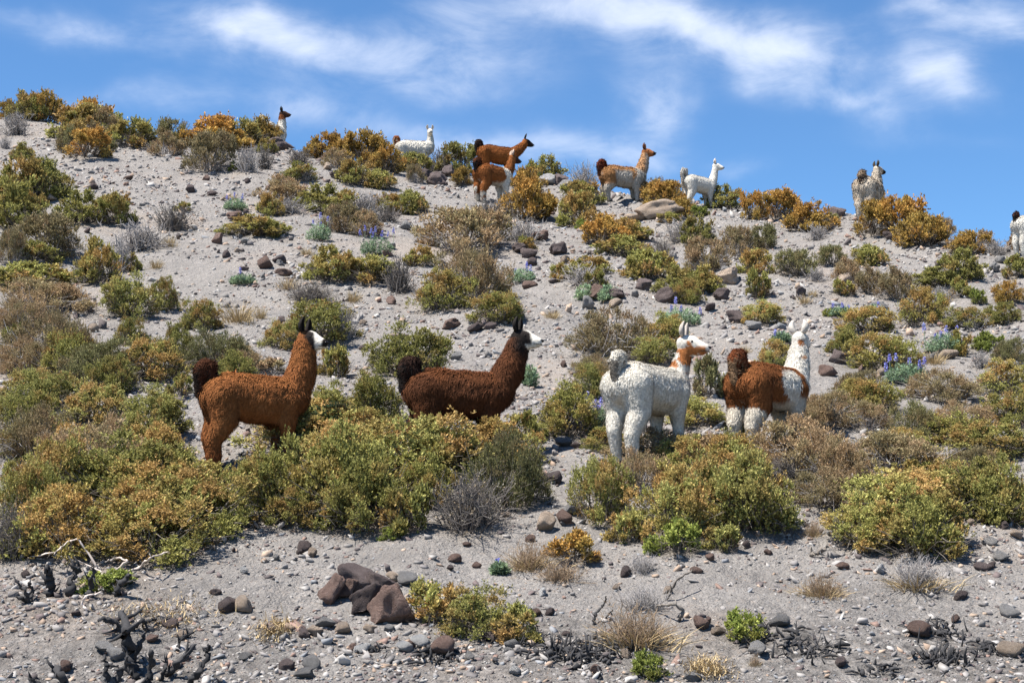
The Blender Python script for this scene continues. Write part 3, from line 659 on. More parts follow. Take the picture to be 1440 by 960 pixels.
for a in """1182 515 38 22 p;1163 530 32 16 r;1210 508 24 14 p;1124 422 22 16 p;1122 378 34 8 t;1235 440 26 14 g;862 426 36 14 p;845 424 34 22 r;826 436 26 18 g;868 432 20 10 t
905 410 30 20 p;940 428 40 22 p;760 340 28 14 r;784 360 30 18 p;795 372 14 12 t;745 365 26 16 p;730 358 26 14 p;748 375 18 12 p;742 407 22 10 r;780 400 16 8 p;268 273 16 12 p;296 277 16 7 p;178 255 16 7 r
130 268 16 9 p;70 285 18 10 t;120 330 20 10 p;305 345 20 16 r;318 364 14 12 p;370 380 22 18 r;394 372 20 12 p;398 390 24 10 r;328 312 26 14 r;345 305 16 10 p;470 252 20 12 p;460 240 18 10 t
600 255 28 18 p;615 262 30 20 p;585 245 26 14 p;630 250 24 16 p;640 235 20 12 g;604 238 24 14 p;350 190 30 12 p;385 200 30 18 p;395 208 28 14 p;790 252 22 18 p;770 262 34 16 g;800 268 30 14 g
1180 306 26 16 p;1255 340 24 14 p;1320 345 18 12 p;1330 378 24 14 p;1400 385 26 14 g;1410 372 22 10 g;1018 424 28 18 p;1026 402 34 24 t;1000 440 26 12 p;1040 455 36 18 p;1060 465 24 12 g;1108 500 24 16 p
545 362 18 10 r;560 480 30 8 t;635 465 30 14 r;672 470 26 14 p;690 465 20 10 p;735 500 16 12 r;550 352 20 8 g;1335 508 30 14 t;1310 510 20 10 g;1350 495 26 12 t;1260 540 36 16 g;1240 530 20 12 t
420 782 14 8 p;240 885 26 14 p;255 900 22 12 t;285 870 16 10 g;105 870 18 9 p;90 946 24 16 r;145 920 26 14 g;160 930 28 18 g;215 905 20 12 r;430 955 30 14 g;400 945 26 16 p;440 945 26 22 g;345 930 20 10 g
455 885 30 14 g;440 895 26 14 t;480 893 28 16 t;425 898 24 12 p;520 892 22 14 t;545 890 18 10 g;510 920 24 14 w;565 918 26 14 w;590 912 30 16 w;690 905 30 14 p;720 912 24 12 g;660 930 24 12 g
975 960 26 12 g;985 888 26 18 r;1010 895 20 12 t;1065 925 36 20 g;1185 940 24 14 p;1355 845 24 12 p;1420 870 30 18 g;1385 805 26 12 p;1410 790 26 12 g;1395 770 24 12 g;1430 760 26 12 t;1360 770 20 10 g
1415 745 20 10 p;1370 740 18 10 t;1400 735 16 8 g;1310 760 14 8 r;1185 802 20 10 r;1095 700 30 16 t;1080 782 16 8 r;960 800 20 8 g;980 808 18 9 r;1000 790 20 10 r;882 812 22 14 p;795 630 24 14 g;810 632 20 10 p;798 725 24 14 g
740 865 26 12 g;755 868 20 10 r;150 965 30 14 g""".replace('\n', ';').split(';'):
    f = a.split(); rock(float(f[0]), float(f[1]), float(f[2]), float(f[3]), {'p': 'purple', 'r': 'red', 'g': 'grey', 't': 'tan', 'w': 'white', '0': 'white'}[f[4]])
_n = 0
while _n < 120:                                            # the other rocks that stand out on the slope
    px, py = random.uniform(0, 1440), random.uniform(215, 955)
    gr = np.interp(px, [p[0] for p in ridge_px], [p[1] for p in ridge_px])
    if py < gr+8: continue
    p = at(px, py)
    if any((p[0]-x)**2+(p[1]-y)**2 < (r*.8)**2 for x, y, r in LITTER): continue
    if float(fbm(np.array([p[0]/2.5]), np.array([p[1]/2.5]), seed=77, octv=2)[0]) < random.uniform(-.4, .25): continue
    s = pxm(p); w = max(random.uniform(9, 18)/s, .09); c = random.choices(('purple', 'red', 'grey', 'tan', 'white'), (5, 3, 4, 3, 1))[0]
    rock(0, 0, 0, 0, c, p=(p[0], p[1]), w=w); _n += 1

# ------------------------------------------------------------------ loose stones: far too many to count
def stones():
    rng = np.random.default_rng(11)
    bm = bmesh.new(); bmesh.ops.create_icosphere(bm, subdivisions=1, radius=.5); IV = np.array([v.co for v in bm.verts]); bm.verts.index_update(); IT = np.array([[v.index for v in f.verts] for f in bm.faces]); bm.free()
    N = 138000; u = rng.uniform(0, 1, N); Y = 9.5*(60/9.5)**(u**1.28); X = rng.uniform(-1, 1, N)*(Y*.36+1.0)
    dens = .56+.95*fbm(X/2.2, Y/2.2, seed=31, octv=3)+.35*fbm(X/.5, Y/.5, seed=33, octv=2)
    k = (rng.random(N) < np.clip(dens, .06, 1)) & (Y < ridge_y(X)+1.5); X, Y = X[k], Y[k]; N = len(X)
    s = (.012+.00105*Y)*np.exp(rng.normal(0, .62, N))*.76; s = np.clip(s, .011, .16)
    big = s*FPX/Y > 15                                        # only the larger ones need the rounder shape
    Z = height(X, Y)
    pal = np.array([(.21,.195,.185),(.27,.25,.235),(.33,.31,.29),(.16,.145,.14),(.085,.068,.066),(.12,.09,.085),(.30,.215,.155),(.36,.27,.20),(.22,.14,.11),(.42,.40,.37),(.20,.205,.215)])
    pc = rng.choice(len(pal), N, p=[.17,.18,.12,.12,.09,.08,.07,.05,.05,.02,.05]); C = pal[pc]*rng.uniform(.75, 1.2, (N, 1))
    CV = np.array([(x, y, z) for x in (-.42, .42) for y in (-.42, .42) for z in (-.42, .42)]); CT = np.array([(0,1,3),(0,3,2),(4,6,7),(4,7,5),(0,4,5),(0,5,1),(2,3,7),(2,7,6),(0,2,6),(0,6,4),(1,5,7),(1,7,3)])
    t = (1+5**.5)/2; I12 = np.array([(-1,t,0),(1,t,0),(-1,-t,0),(1,-t,0),(0,-1,t),(0,1,t),(0,-1,-t),(0,1,-t),(t,0,-1),(t,0,1),(-t,0,-1),(-t,0,1)])/np.hypot(1, t)/2
    F12 = np.array([(0,11,5),(0,5,1),(0,1,7),(0,7,10),(0,10,11),(1,5,9),(5,11,4),(11,10,2),(10,7,6),(7,1,8),(3,9,4),(3,4,2),(3,2,6),(3,6,8),(3,8,9),(4,9,5),(2,4,11),(6,2,10),(8,6,7),(9,8,1)])
    Vs, Ts, Cs, off = [], [], [], 0; shp = rng.random(N)
    for sel, BV, BT, jit in ((~big & (shp < .88), CV, CT, .15), (~big & (shp >= .88), I12, F12, .10), (big, IV, IT, .07)):
        n = int(sel.sum())
        if n == 0: continue
        V = np.tile(BV, (n, 1, 1))+rng.normal(0, jit, (n, len(BV), 3))
        if BV is IV:                                          # broken faces on the larger ones
            for c in range(6):
                nn = unit(rng.normal(size=(n, 3))); e = np.einsum('nij,nj->ni', V, nn)-rng.uniform(.2, .4, (n, 1)); V = V-np.clip(e, 0, None)[..., None]*nn[:, None]
        V = V*np.stack((rng.uniform(.75, 1.45, n), rng.uniform(.6, 1.0, n), rng.uniform(.35, .85, n)), 1)[:, None]
        a = rng.uniform(0, 6.28, n); ca, sa = np.cos(a)[:, None], np.sin(a)[:, None]
        tl = rng.normal(0, .4, n)[:, None]; x = V[..., 0]; y = V[..., 1]; z = V[..., 2]+tl*x+rng.normal(0, .3, n)[:, None]*y
        V = np.stack((x*ca-y*sa, x*sa+y*ca, z), -1)*s[sel][:, None, None]
        V = V+np.stack((X[sel], Y[sel], Z[sel]+s[sel]*.03), 1)[:, None]
        Vs.append(V.reshape(-1, 3)); Ts.append((np.tile(BT, (n, 1, 1))+(np.arange(n)*len(BV))[:, None, None]).reshape(-1, 3)+off); Cs.append(np.repeat(C[sel], len(BV), 0)); off += n*len(BV)
    o = ob('loose_stones', mk('loose_stones', np.concatenate(Vs), np.concatenate(Ts), None, M_STONE, {'tint': np.concatenate(Cs)}))
    tag(o, 'countless small grey, brown and tan stones strewn over the gravel hillside', 'gravel', kind='stuff'); return N
NST = stones()

# ------------------------------------------------------------------ lupines
def lupine(xl, xr, yt, yb, spikes, label):
    rng = np.random.default_rng(int(xl*7+yb)); p = at((xl+xr)/2, yb-1); s = pxm(p); w = (xr-xl)/s; h = max((yb-yt)/s, .12)
    e = empty('lupine', (p[0], p[1]+.08, hz(p[0], p[1]+.08)-.01)); tag(e, label, 'flower', 'blue lupines on the hillside')
    S = int(160+260*w); a = rng.uniform(0, 6.28, S); r = np.sqrt(rng.uniform(0, 1, S))*w*.5; hh = h*(.62 if spikes else .95)
    pos = np.stack((np.cos(a)*r, np.sin(a)*r*.7, rng.uniform(0, 1, S)*hh*np.sqrt(np.clip(1-(r/(w*.52))**2, .12, 1))), 1)
    ax = unit(np.stack((np.cos(a)*.5, np.sin(a)*.5, np.full(S, .9)), 1)+rng.normal(0, .3, (S, 3)))
    V, T, C = leaves(pos, ax, 6, .055, .014, rng.uniform(0, 1, S), rng, 1.3, .5); ob('foliage', mk('foliage', V, T, None, LEAF['l'], {'tint': C}), e)
    for k in range(spikes):
        x0 = (k+.5)/spikes*w-w/2+rng.normal(0, .05); y0 = rng.normal(0, .10); top = h*rng.uniform(.68, 1.08)
        n = 34; t = rng.uniform(0, 1, n); aa = rng.uniform(0, 6.28, n); ln = min(.12, h*.42)
        pos = np.stack((x0+np.cos(aa)*.014*(1.1-t), y0+np.sin(aa)*.014*(1.1-t), top-ln+ln*t), 1); ax = unit(np.stack((np.cos(aa), np.sin(aa), np.full(n, .5)), 1))
        V, T, C = leaves(pos, ax, 3, .020, .013, rng.uniform(0, 1, n), rng, .8, .3)
        sp = ob('flower_spike', mk('flower_spike', V, T, None, M_FLOWER, {'tint': C}), e)
        mb = MB(); mb.tube([(x0*.5, y0*.5, 0), (x0, y0, top*.5), (x0, y0, top)], [.006, .005, .003], 4, (.5, .5, .5)); ob('stem', mb.mesh('stem', LEAF['l']), sp)
lupine(314, 346, 272, 297, 5, 'lupine with violet flowers beside a reddish rock high on the slope')
lupine(430, 464, 302, 340, 4, 'lupine with few pale flowers over grey-green leaves, beside the taller blue lupine')
lupine(506, 553, 320, 360, 9, 'fullest lupine clump with many upright blue spikes')
lupine(322, 358, 380, 402, 1, 'flat green lupine leaves almost without flowers on open gravel')
lupine(716, 752, 370, 399, 4, 'lupine with sparse blue spikes beside a reddish stone')
lupine(810, 838, 402, 424, 0, 'flowerless grey-green lupine next to dark rocks')
lupine(843, 872, 404, 427, 0, 'flowerless bright green lupine touching the reddish rock')
lupine(930, 985, 424, 458, 4, 'lupine with violet spikes behind the white llama spotted neck')
lupine(735, 755, 515, 545, 0, 'green lupine sprout by the throat of the dark brown llama')
lupine(824, 862, 555, 618, 6, 'lupine with blue flowers tucked behind the white llama hind legs')
lupine(1214, 1247, 422, 446, 1, 'green lupine above an olive bush on the middle slope')
lupine(1088, 1112, 462, 484, 2, 'small lupine beside the ears of the brown-backed white llama')
lupine(1303, 1358, 458, 499, 6, 'lupine with pale violet spikes beside a tan rock')
lupine(1246, 1306, 500, 542, 6, 'lupine with widely spread blue spikes above a grey rock')
lupine(1170, 1200, 428, 446, 3, 'tiny lupine in bloom on open gravel')
lupine(695, 710, 795, 812, 1, 'single tiny lupine seedling by the dry brushwood')
lupine(348, 354, 505, 520, 1, 'one lone blue lupine spike above the rust-brown llama back')

# ------------------------------------------------------------------ dry brushwood, straw and burnt remains
def brush(xl, xr, yt, yb, label, straw=True, me=None, cat='brushwood'):
    p = at((xl+xr)/2, yb-2); s = pxm(p); w = (xr-xl)/s; h = max((yb-yt)/s*.55, .10); y = p[1]+min(.4*w, .45)
    e = empty('brushwood', (p[0], y, hz(p[0], y)-.03), random.uniform(0, 6.28)); e.scale = (w, w*.9, h/.45); tag(e, label, cat)
    copy_part('twigs', me or random.choice(BRUSH), e)
    if straw: o = copy_part('dry_grass', random.choice(STRAW), e); o.scale = (1.1, 1.1, .9)
brush(698, 795, 742, 812, 'pile of dry brown twigs beside the small golden bush')
brush(742, 832, 778, 832, 'flattened grey brushwood below the small golden bush', False)
brush(832, 968, 826, 930, 'large heap of dry straw and dead branches on scorched gravel')
brush(860, 960, 815, 870, 'grey dead branches behind the large straw heap', False, PROTO[('twig', 1)][0][1])
brush(870, 940, 770, 815, 'low grey twigs at the foot of the yellow-green thicket', False, PROTO[('twig', 1)][1][1])
brush(1120, 1205, 785, 848, 'low mat of grey-brown dead twigs on lower gravel')
brush(1245, 1355, 775, 848, 'tangle of pale grey dead branches with rusty leaves by the white stone', True, PROTO[('twig', 1)][1][1])
brush(1052, 1075, 905, 940, 'little dried tuft beside the round bright green bush')
brush(1130, 1165, 715, 760, 'small reddish dry tuft below the thicket')
def straw_mat(xl, xr, yt, yb, label):
    rng = np.random.default_rng(int(xl)); p = at((xl+xr)/2, (yt+yb)/2); s = pxm(p); w = (xr-xl)/s; V = []; T = []; C = []
    dp = abs(at((xl+xr)/2, yt)[1]-at((xl+xr)/2, yb)[1])
    for j in range(900):
        x = p[0]+rng.normal(0, .24)*w; y = p[1]+rng.normal(0, .24)*dp; z = hz(x, y) if j % 3 == 0 else V_z
        V_z = z; d = unit(np.array((rng.normal(), rng.normal(), abs(rng.normal(0, .5))))); l = rng.uniform(.04, .11); sd = unit(np.cross(d, (0, .2, 1)))*.004; b = np.array((x, y, z+rng.uniform(0, .02)))
        i = len(V); V += [b-sd, b+sd, b+d*l]; T.append((i, i+1, i+2)); C += [(rng.uniform(),)*3]*3
    V = np.array(V)-p; o = ob('straw_mat', mk('straw_mat', V, T, None, M_STRAW, {'tint': np.array(C)}), None, p); tag(o, label, 'dry grass')
straw_mat(140, 320, 838, 895, 'mat of golden dry grass behind the burnt black stump')
straw_mat(360, 415, 868, 905, 'thin patch of dry grass beside the boulder cluster')
straw_mat(960, 1030, 925, 962, 'straw patch below the large straw heap')
def burnt(pts_list, label, name='burnt_stump', scale=1.0):
    """branches given by their real bends; the foot is where the first one starts"""
    p0 = at(*pts_list[0][0][0]); e = empty(name, p0); tag(e, label, 'burnt stump' if name == 'burnt_stump' else 'dead branch')
    for pts, r0, m in pts_list:
        b = at(*pts[0]); s = pxm(b); dep = float(np.dot(b-CAM, FW)); P = []
        for k, (x, y) in enumerate(pts):
            q = CAM+ray(x, y)*(dep+random.uniform(-.08, .08)*k-.02); P.append(q-p0)
        P = np.array(P); n = len(P); tt = np.linspace(0, n-1, (n-1)*6+1); Q = np.stack([np.interp(tt, np.arange(n), P[:, i]) for i in range(3)], 1)
        Q[1:-1] += np.random.default_rng(len(pts)+int(pts[0][0])).normal(0, r0*.3, (len(Q)-2, 3)); rad = np.linspace(r0*.95, r0*.45, len(Q))
        mb = MB(); g = np.random.default_rng(int(pts[0][1])+int(pts[0][0])); mb.tube(Q, rad*g.uniform(.6, 1.35, len(Q)), 7, (random.uniform(0, 1),)*3)
        V0 = mb.v[0]; mb.v[0] = V0+g.normal(0, r0*.16, V0.shape)
        for q in range(3 if r0 > .018 else 2):                 # snapped side twigs
            j = int(g.integers(2, len(Q)-1)); d = unit(g.normal(size=3)+np.array((0, 0, .5))); l = g.uniform(2, 5)*r0
            mb.tube([Q[j], Q[j]+d*l*.6+g.normal(0, r0*.2, 3), Q[j]+d*l], np.array((.42, .3, .12))*r0, 5, (g.uniform(),)*3)
        ob('branch', mb.mesh('branch', m), e)
K = M_CHAR
burnt([([(188,945),(182,915),(178,885),(172,858)], .045, K), ([(178,890),(160,874),(138,870)], .032, K), ([(180,885),(198,874),(218,871)], .026, K), ([(186,930),(196,905),(205,888)], .024, K),
       ([(192,955),(180,925),(172,905)], .026, K)], 'thick black burnt stump with forked upright branches')
burnt([([(152,965),(149,940),(147,920)], .026, K), ([(160,962),(172,940),(179,922)], .026, K)], 'forked charred stem in front of the thick burnt stump')
burnt([([(208,962),(211,940),(213,914)], .032, K), ([(224,955),(232,940),(236,925)], .02, K)], 'short charred stubs beside the thick burnt stump')
burnt([([(232,948),(252,930),(274,906)], .030, K), ([(250,915),(252,896)], .018, K), ([(252,898),(272,888)], .022, K)], 'charred branch slanting over grey stones')
burnt([([(262,966),(280,945),(290,922),(294,906)], .028, K)], 'single curved charred branch rising from the stones')
burnt([([(95,968),(84,950),(76,940)], .036, K), ([(55,968),(40,949)], .026, K)], 'two charred stubs sticking up from bare ground')
burnt([([(72,838),(70,815),(66,796)], .045, K), ([(66,836),(76,834)], .03, K)], 'black burnt trunk under the edge of the big olive thicket')
burnt([([(40,846),(36,830),(26,822)], .026, K), ([(44,846),(46,832),(40,818)], .02, K), ([(38,844),(30,840),(22,838)], .02, K)], 'low black burnt tuft on ashy soil')
burnt([([(98,836),(102,815),(112,798)], .035, K), ([(125,838),(128,815),(132,798)], .028, K), ([(162,836),(172,818),(182,806)], .030, K)], 'burnt trunks under the bleached branches')
B = M_BLEACH
burnt([([(140,800),(110,757),(95,762),(78,776),(38,784)], .010, B), ([(150,812),(180,788),(165,784),(148,790)], .012, B), ([(172,806),(196,797),(212,783),(236,776)], .012, B),
       ([(155,816),(140,802),(118,792),(100,787)], .011, B), ([(176,812),(210,814),(230,810),(262,828),(286,842)], .010, B), ([(180,775),(166,756),(155,749)], .015, B),
       ([(205,815),(204,830),(214,846)], .012, B)], 'bleached bare branches sprawling from the scorched thicket edge', 'dead_branches')
burnt([([(122,860),(116,848),(120,838),(142,832)], .012, B), ([(121,840),(130,836),(136,842)], .012, B)], 'white bleached root lying on dark soil', 'dead_branches')
burnt([([(1140,782),(1152,775),(1165,768)], .022, M_TWIG), ([(1142,780),(1141,768)], .012, M_TWIG)], 'short brown branch lying on gravel below the thicket', 'dead_branches')
burnt([([(835,878),(838,862),(850,850),(852,838)], .013, K), ([(852,868),(862,856)], .01, K), ([(936,842),(952,815),(974,800)], .014, M_TWIG), ([(955,872),(960,858),(945,848),(922,852)], .018, M_TWIG)], 'black crooked twigs standing in the dry straw heap', 'dead_branches')
def burnt_tuft(px, py, wpx, label, n=26, hgt=.16):
    rng = np.random.default_rng(int(px)); p = at(px, py); s = pxm(p); w = wpx/s; e = empty('burnt_shrub', p); tag(e, label, 'burnt shrub')
    lo = MB()
    for j in range(n):
        mb = MB()
        x, y = rng.normal(0, .26)*w, rng.normal(0, .22)*w; b = np.array((x, y, hz(p[0]+x, p[1]+y)-p[2]-.02)); d = unit(np.array((rng.normal(0, .5), rng.normal(0, .4), 1))); l = rng.uniform(.4, 1.1)*hgt
        mb.tube([b, b+d*l*.5+rng.normal(0, .012, 3), b+d*l], np.array([.011, .008, .004])*rng.uniform(.4, 1.5), 5, (rng.uniform(),)*3)
        ob('stem', mb.mesh('stem', K), e)
    for j in range(n):
        x, y = rng.normal(0, .3)*w, rng.normal(0, .26)*w; a = rng.uniform(0, 6.28); l = rng.uniform(.02, .14); z = hz(p[0]+x, p[1]+y)-p[2]
        lo.tube([(x, y, z+.012), (x+math.cos(a)*l*.5, y+math.sin(a)*l*.5, z+.03), (x+math.cos(a)*l, y+math.sin(a)*l, z+.02)], np.array([.006, .010, .004])*np.exp(rng.normal(0, .5)), 5, (rng.uniform(),)*3)
    tag(ob('charcoal', lo.mesh('charcoal', K), e), kind='stuff')
burnt_tuft(800, 922, 120, 'row of short charred stems below the bright green bush', 60)
burnt_tuft(880, 908, 70, 'charred stems at the edge of the large straw heap', 30)
burnt_tuft(620, 925, 80, 'flat black charred sticks in front of the brown pitted rock', 26, .10)
burnt_tuft(530, 916, 34, 'small black charred sticks below the boulder cluster', 10, .09)
burnt_tuft(1125, 908, 110, 'black burnt remains beside the round bright green bush', 46, .13)
burnt_tuft(1325, 930, 70, 'thick black clump of burnt remains below the rusty red rock', 44, .16)
burnt_tuft(1322, 892, 70, 'black burnt sticks around the rusty red rock', 30, .14)
burnt_tuft(1235, 942, 60, 'small dark burnt patch on smooth soil', 18, .06)
burnt_tuft(1395, 915, 100, 'scattered charcoal on the ashy slope', 30, .10)
burnt_tuft(740, 902, 60, 'thin charred stems beside flat grey stones', 18, .10)

# ------------------------------------------------------------------ llamas
def blob_mesh(segs, voxel, smooth_it):
    """one continuous skin round a chain of tapered limbs"""
    bm = bmesh.new()
    for p0, r0, p1, r1, *_ in segs:
        p0, p1 = Vector(p0), Vector(p1); d = p1-p0; L = max(d.length, 1e-4); q = d.to_track_quat('Z', 'Y').to_matrix().to_4x4()
        n, K2 = 12, 4; rings = []
        prof = [(-r0*math.cos(i*math.pi/2/K2), r0*math.sin(i*math.pi/2/K2)) for i in range(1, K2+1)]+[(L+r1*math.sin(i*math.pi/2/K2), r1*math.cos(i*math.pi/2/K2)) for i in range(0, K2)]
        M4 = Matrix.Translation(p0)@q
        for z, r in prof: rings.append([bm.verts.new(M4@Vector((r*math.cos(j*2*math.pi/n), r*math.sin(j*2*math.pi/n), z))) for j in range(n)])
        a = bm.verts.new(M4@Vector((0, 0, -r0))); b = bm.verts.new(M4@Vector((0, 0, L+r1)))
        for i in range(len(rings)-1):
            for j in range(n): k = (j+1) % n; bm.faces.new((rings[i][j], rings[i][k], rings[i+1][k], rings[i+1][j]))
        for j in range(n): k = (j+1) % n; bm.faces.new((a, rings[0][k], rings[0][j])); bm.faces.new((b, rings[-1][j], rings[-1][k]))
    me = bpy.data.meshes.new('tmp'); bm.to_mesh(me); bm.free(); o = bpy.data.objects.new('tmp', me); col.objects.link(o)
    m = o.modifiers.new('r', 'REMESH'); m.mode = 'VOXEL'; m.voxel_size = voxel
    m2 = o.modifiers.new('s', 'SMOOTH'); m2.factor = .5; m2.iterations = smooth_it
    bpy.context.view_layer.update(); ev = o.evaluated_get(bpy.context.evaluated_depsgraph_get()); out = bpy.data.meshes.new_from_object(ev)
    bpy.data.objects.remove(o); bpy.data.meshes.remove(me); return out
def mesh_arrays(me):
    n = len(me.vertices); V = np.empty(n*3); me.vertices.foreach_get('co', V); me.calc_loop_triangles(); t = np.empty(len(me.loop_triangles)*3, np.int32); me.loop_triangles.foreach_get('vertices', t)
    return V.reshape(-1, 3), t.reshape(-1, 3)
def seg_region(P, segs):
    """nearest limb of each point: region number and place along it"""
    best = np.full(len(P), 1e9); reg = np.zeros(len(P), int); tt = np.zeros(len(P))
    for p0, r0, p1, r1, rg, t0, t1 in segs:
        p0, p1 = np.array(p0), np.array(p1); d = p1-p0; u = np.clip((P-p0)@d/(d@d+1e-9), 0, 1); dist = np.linalg.norm(P-(p0+u[:, None]*d), axis=1)-(r0+(r1-r0)*u)
        k = dist < best; best[k] = dist[k]; reg[k] = rg; tt[k] = (t0+(t1-t0)*u)[k]
    return reg, tt
BODY, NECK, HEAD, HIND, FORE, TAIL = range(6)
def tufts(P, Nn, C, L, W, flow, rng, lift=.24, curl=.22):
    """fine locks lying along the coat; returns geometry, colours and soft normals"""
    n = len(P); t = flow-Nn*np.sum(flow*Nn, 1, keepdims=True); t = unit(t+rng.normal(0, .28, (n, 3))); t = unit(t-Nn*np.sum(t*Nn, 1, keepdims=True)*.95)
    s = unit(np.cross(t, Nn)); cn = fbm(P[:, 0]*17, P[:, 1]*17, P[:, 2]*17, seed=41, octv=2)[:, None]
    L = L[:, None]*rng.uniform(.6, 1.35, (n, 1))*(1+.20*cn); W = W[:, None]*rng.uniform(.7, 1.3, (n, 1)); lf = L*lift*np.clip(1+.8*cn, .3, 1.9)*rng.uniform(.6, 1.4, (n, 1)); cu = s*L*rng.normal(0, curl, (n, 1))
    p0 = P-Nn*.010; p1 = P+t*L*.5+Nn*lf+cu*.3; p2 = P+t*L+Nn*lf*.75+cu
    V = np.stack((p0-s*W*.5, p0+s*W*.5, p1-s*W*.5, p1+s*W*.5, p2), 1).reshape(-1, 3); i = np.arange(n)*5
    Q = np.stack((i, i+1, i+3, i+2), 1); T = np.stack((i+2, i+3, i+4), 1)
    lum = C.mean(1, keepdims=True); vr = np.where(lum > .3, .45, 1.0); v = (1+rng.uniform(-.15, .14, (n, 1))*vr)*(1+.30*cn*vr); Cc = np.repeat(C*v, 5, 0).reshape(n, 5, 3); Cc[:, :2] *= .92; Cc[:, 4] *= 1.03
    tn = unit(Nn+rng.normal(0, .13, (n, 3))+t*(-.15*cn)); NN = np.repeat(tn, 5, 0)
    return V, T, Q, Cc.reshape(-1, 3), NN
def soft_normals(me, N):
    me.polygons.foreach_set('use_smooth', np.ones(len(me.polygons), bool)); me.normals_split_custom_set_from_vertices([tuple(x) for x in N.tolist()])
def make_llama(px, py, k, heading, coat, label, *, pitch=0., neck=(.16, 0.), head=(0., -.08), nr=1.0, wool=1.0, count=12000, behind=None, tail=1.0, lie=False, legspread=.0, voxel=.021, neckl=1.0, belly=1.0, tail_c=None, ear_c=(.02,.017,.015), lift=.20, legw=1.0, group='llamas on the hillside'):
    rng = np.random.default_rng(int(px*13+py)); hd = R(heading)
    if behind is None: g = at(px, py); gx, gy = g[0], g[1]
    else:                                                   # stands beyond the crest: go on until only this much of it shows
        H = behind[1]; r = ray(px, behind[0]); gx = gy = None; y0 = ridge_y(CAM[0]+45*r[0])
        for d in np.arange(float(y0)-3, float(y0)+9, .05):
            q = CAM+r*d
            if hz(q[0], q[1])+H < q[2] and q[1] > ridge_y(q[0])-.2: gx, gy = q[0], q[1]; break
        if gx is None: gx, gy = q[0], q[1]
    gz = hz(gx, gy); e = empty('llama', (gx, gy, gz), hd); tag(e, label, 'llama', group)
    ch, sh = math.cos(hd), math.sin(hd)
    drop = .42 if lie else 0.0
    def gl(x, y): return hz(gx+x*ch-y*sh, gy+x*sh+y*ch)-gz
    cp, sp = math.cos(pitch), math.sin(pitch)
    def B(x, y, z): z = z-drop; x, z = x*k, z*k; return (x*cp-z*sp*.0-0*sp, y*k, z+x*math.tan(pitch))
    S = []
    spine = [(-.45, .80, .225), (-.30, .825, .255), (-.05, .785, .278*belly), (.18, .775, .285*belly), (.36, .80, .262), (.46, .83, .215)]
    for a, b in zip(spine[:-1], spine[1:]): S.append((B(a[0], 0, a[1]), a[2]*k, B(b[0], 0, b[1]), b[2]*k, BODY, (a[0]+.5), (b[0]+.5)))
    lean, nyaw = neck; nf = np.array((math.cos(nyaw)*math.sin(lean), math.sin(nyaw)*math.sin(lean), math.cos(lean)))
    nb = np.array(B(.50, 0, .90)); nl = .60*k*neckl
    npts = [nb, nb+nf*nl*.36+np.array((.03*k, 0, 0)), nb+nf*nl*.70+np.array((.02*k, 0, 0)), nb+nf*nl]; nrad = np.array((.185, .150*nr, .122*nr, .100*nr))*k
    S.append((B(.40, 0, .82), .21*k, tuple(nb), nrad[0], NECK, -.2, 0.0))
    for i in range(3): S.append((tuple(npts[i]), nrad[i], tuple(npts[i+1]), nrad[i+1], NECK, i/3, (i+1)/3))
    hy, hp = head; f = np.array((math.cos(hy)*math.cos(hp), math.sin(hy)*math.cos(hp), math.sin(hp))); l_ = np.array((-math.sin(hy), math.cos(hy), 0)); u = np.cross(f, l_)
    poll = npts[-1]+np.array((0, 0, .05*k))
    k_ = k*1.08
    def Hh(a, b, c): return poll+(f*a+l_*b+u*c)*k_
    for (a, ra), (b, rb), t0, t1 in ((((0, 0, .01), .094), ((.075, 0, .012), .086), 0, .3), (((.075, 0, .012), .086), ((.165, 0, -.022), .066), .3, .7), (((.165, 0, -.022), .066), ((.225, 0, -.036), .058), .7, 1.),
                                     (((.03, 0, -.045), .078), ((.19, 0, -.066), .050), .3, .85)):
        S.append((tuple(Hh(*a)), ra*k_*1.05, tuple(Hh(*b)), rb*k_*1.05, HEAD, t0, t1))
    for sd in (-1, 1):                                       # brow ridges
        S.append((tuple(Hh(.05, sd*.045, .045)), .035*k, tuple(Hh(.10, sd*.045, .03)), .028*k, HEAD, .25, .38))
    feet = []
    legs = [] if lie else [(HIND, sd, [(-.43, .13, .79, .205), (-.40, .15, .57, .160), (-.52, .14, .36, .100), (-.49, .14, .12, .070), (-.46, .14, .045, .058)]) for sd in (-1, 1)]+[(FORE, sd, [(.36, .13, .76, .165), (.34, .14, .54, .120), (.36, .13, .34, .082), (.35, .13, .11, .062), (.385, .13, .045, .056)]) for sd in (-1, 1)]
    for rg, sd, ch_ in legs:
        fx = legspread*sd*(1 if rg == HIND else -1); foot = ch_[-1]; P3 = []; zu = ch_[0][2]*k
        zt = gl((foot[0]+fx)*k, sd*foot[1]*k)
        for j, (x, y, z, r) in enumerate(ch_):
            r = r*(legw if j else 1.0)
            w = min(1, j/3); top = np.array(B(x, sd*y, z)); top[0] += fx*w*k
            zz = z*k+zt*w+(top[2]-z*k)*(1-w); P3.append(((top[0], top[1], zz), r*k))
        for j in range(4): S.append((P3[j][0], P3[j][1], P3[j+1][0], P3[j+1][1], rg, j/4, (j+1)/4))
        feet.append(P3[-1][0])
    if lie:
        for sd in (-1, 1): S.append((B(-.45, sd*.16, .70), .19*k, B(-.15, sd*.20, .60), .14*k, HIND, 0, .4))
    me = blob_mesh(S, voxel*k, 7); me.name = 'body'
    V, T = mesh_arrays(me); reg, tt = seg_region(V, S)
    ctx = dict(k=k, poll=poll, f=f, l=l_, u=u, B=B, drop=drop)
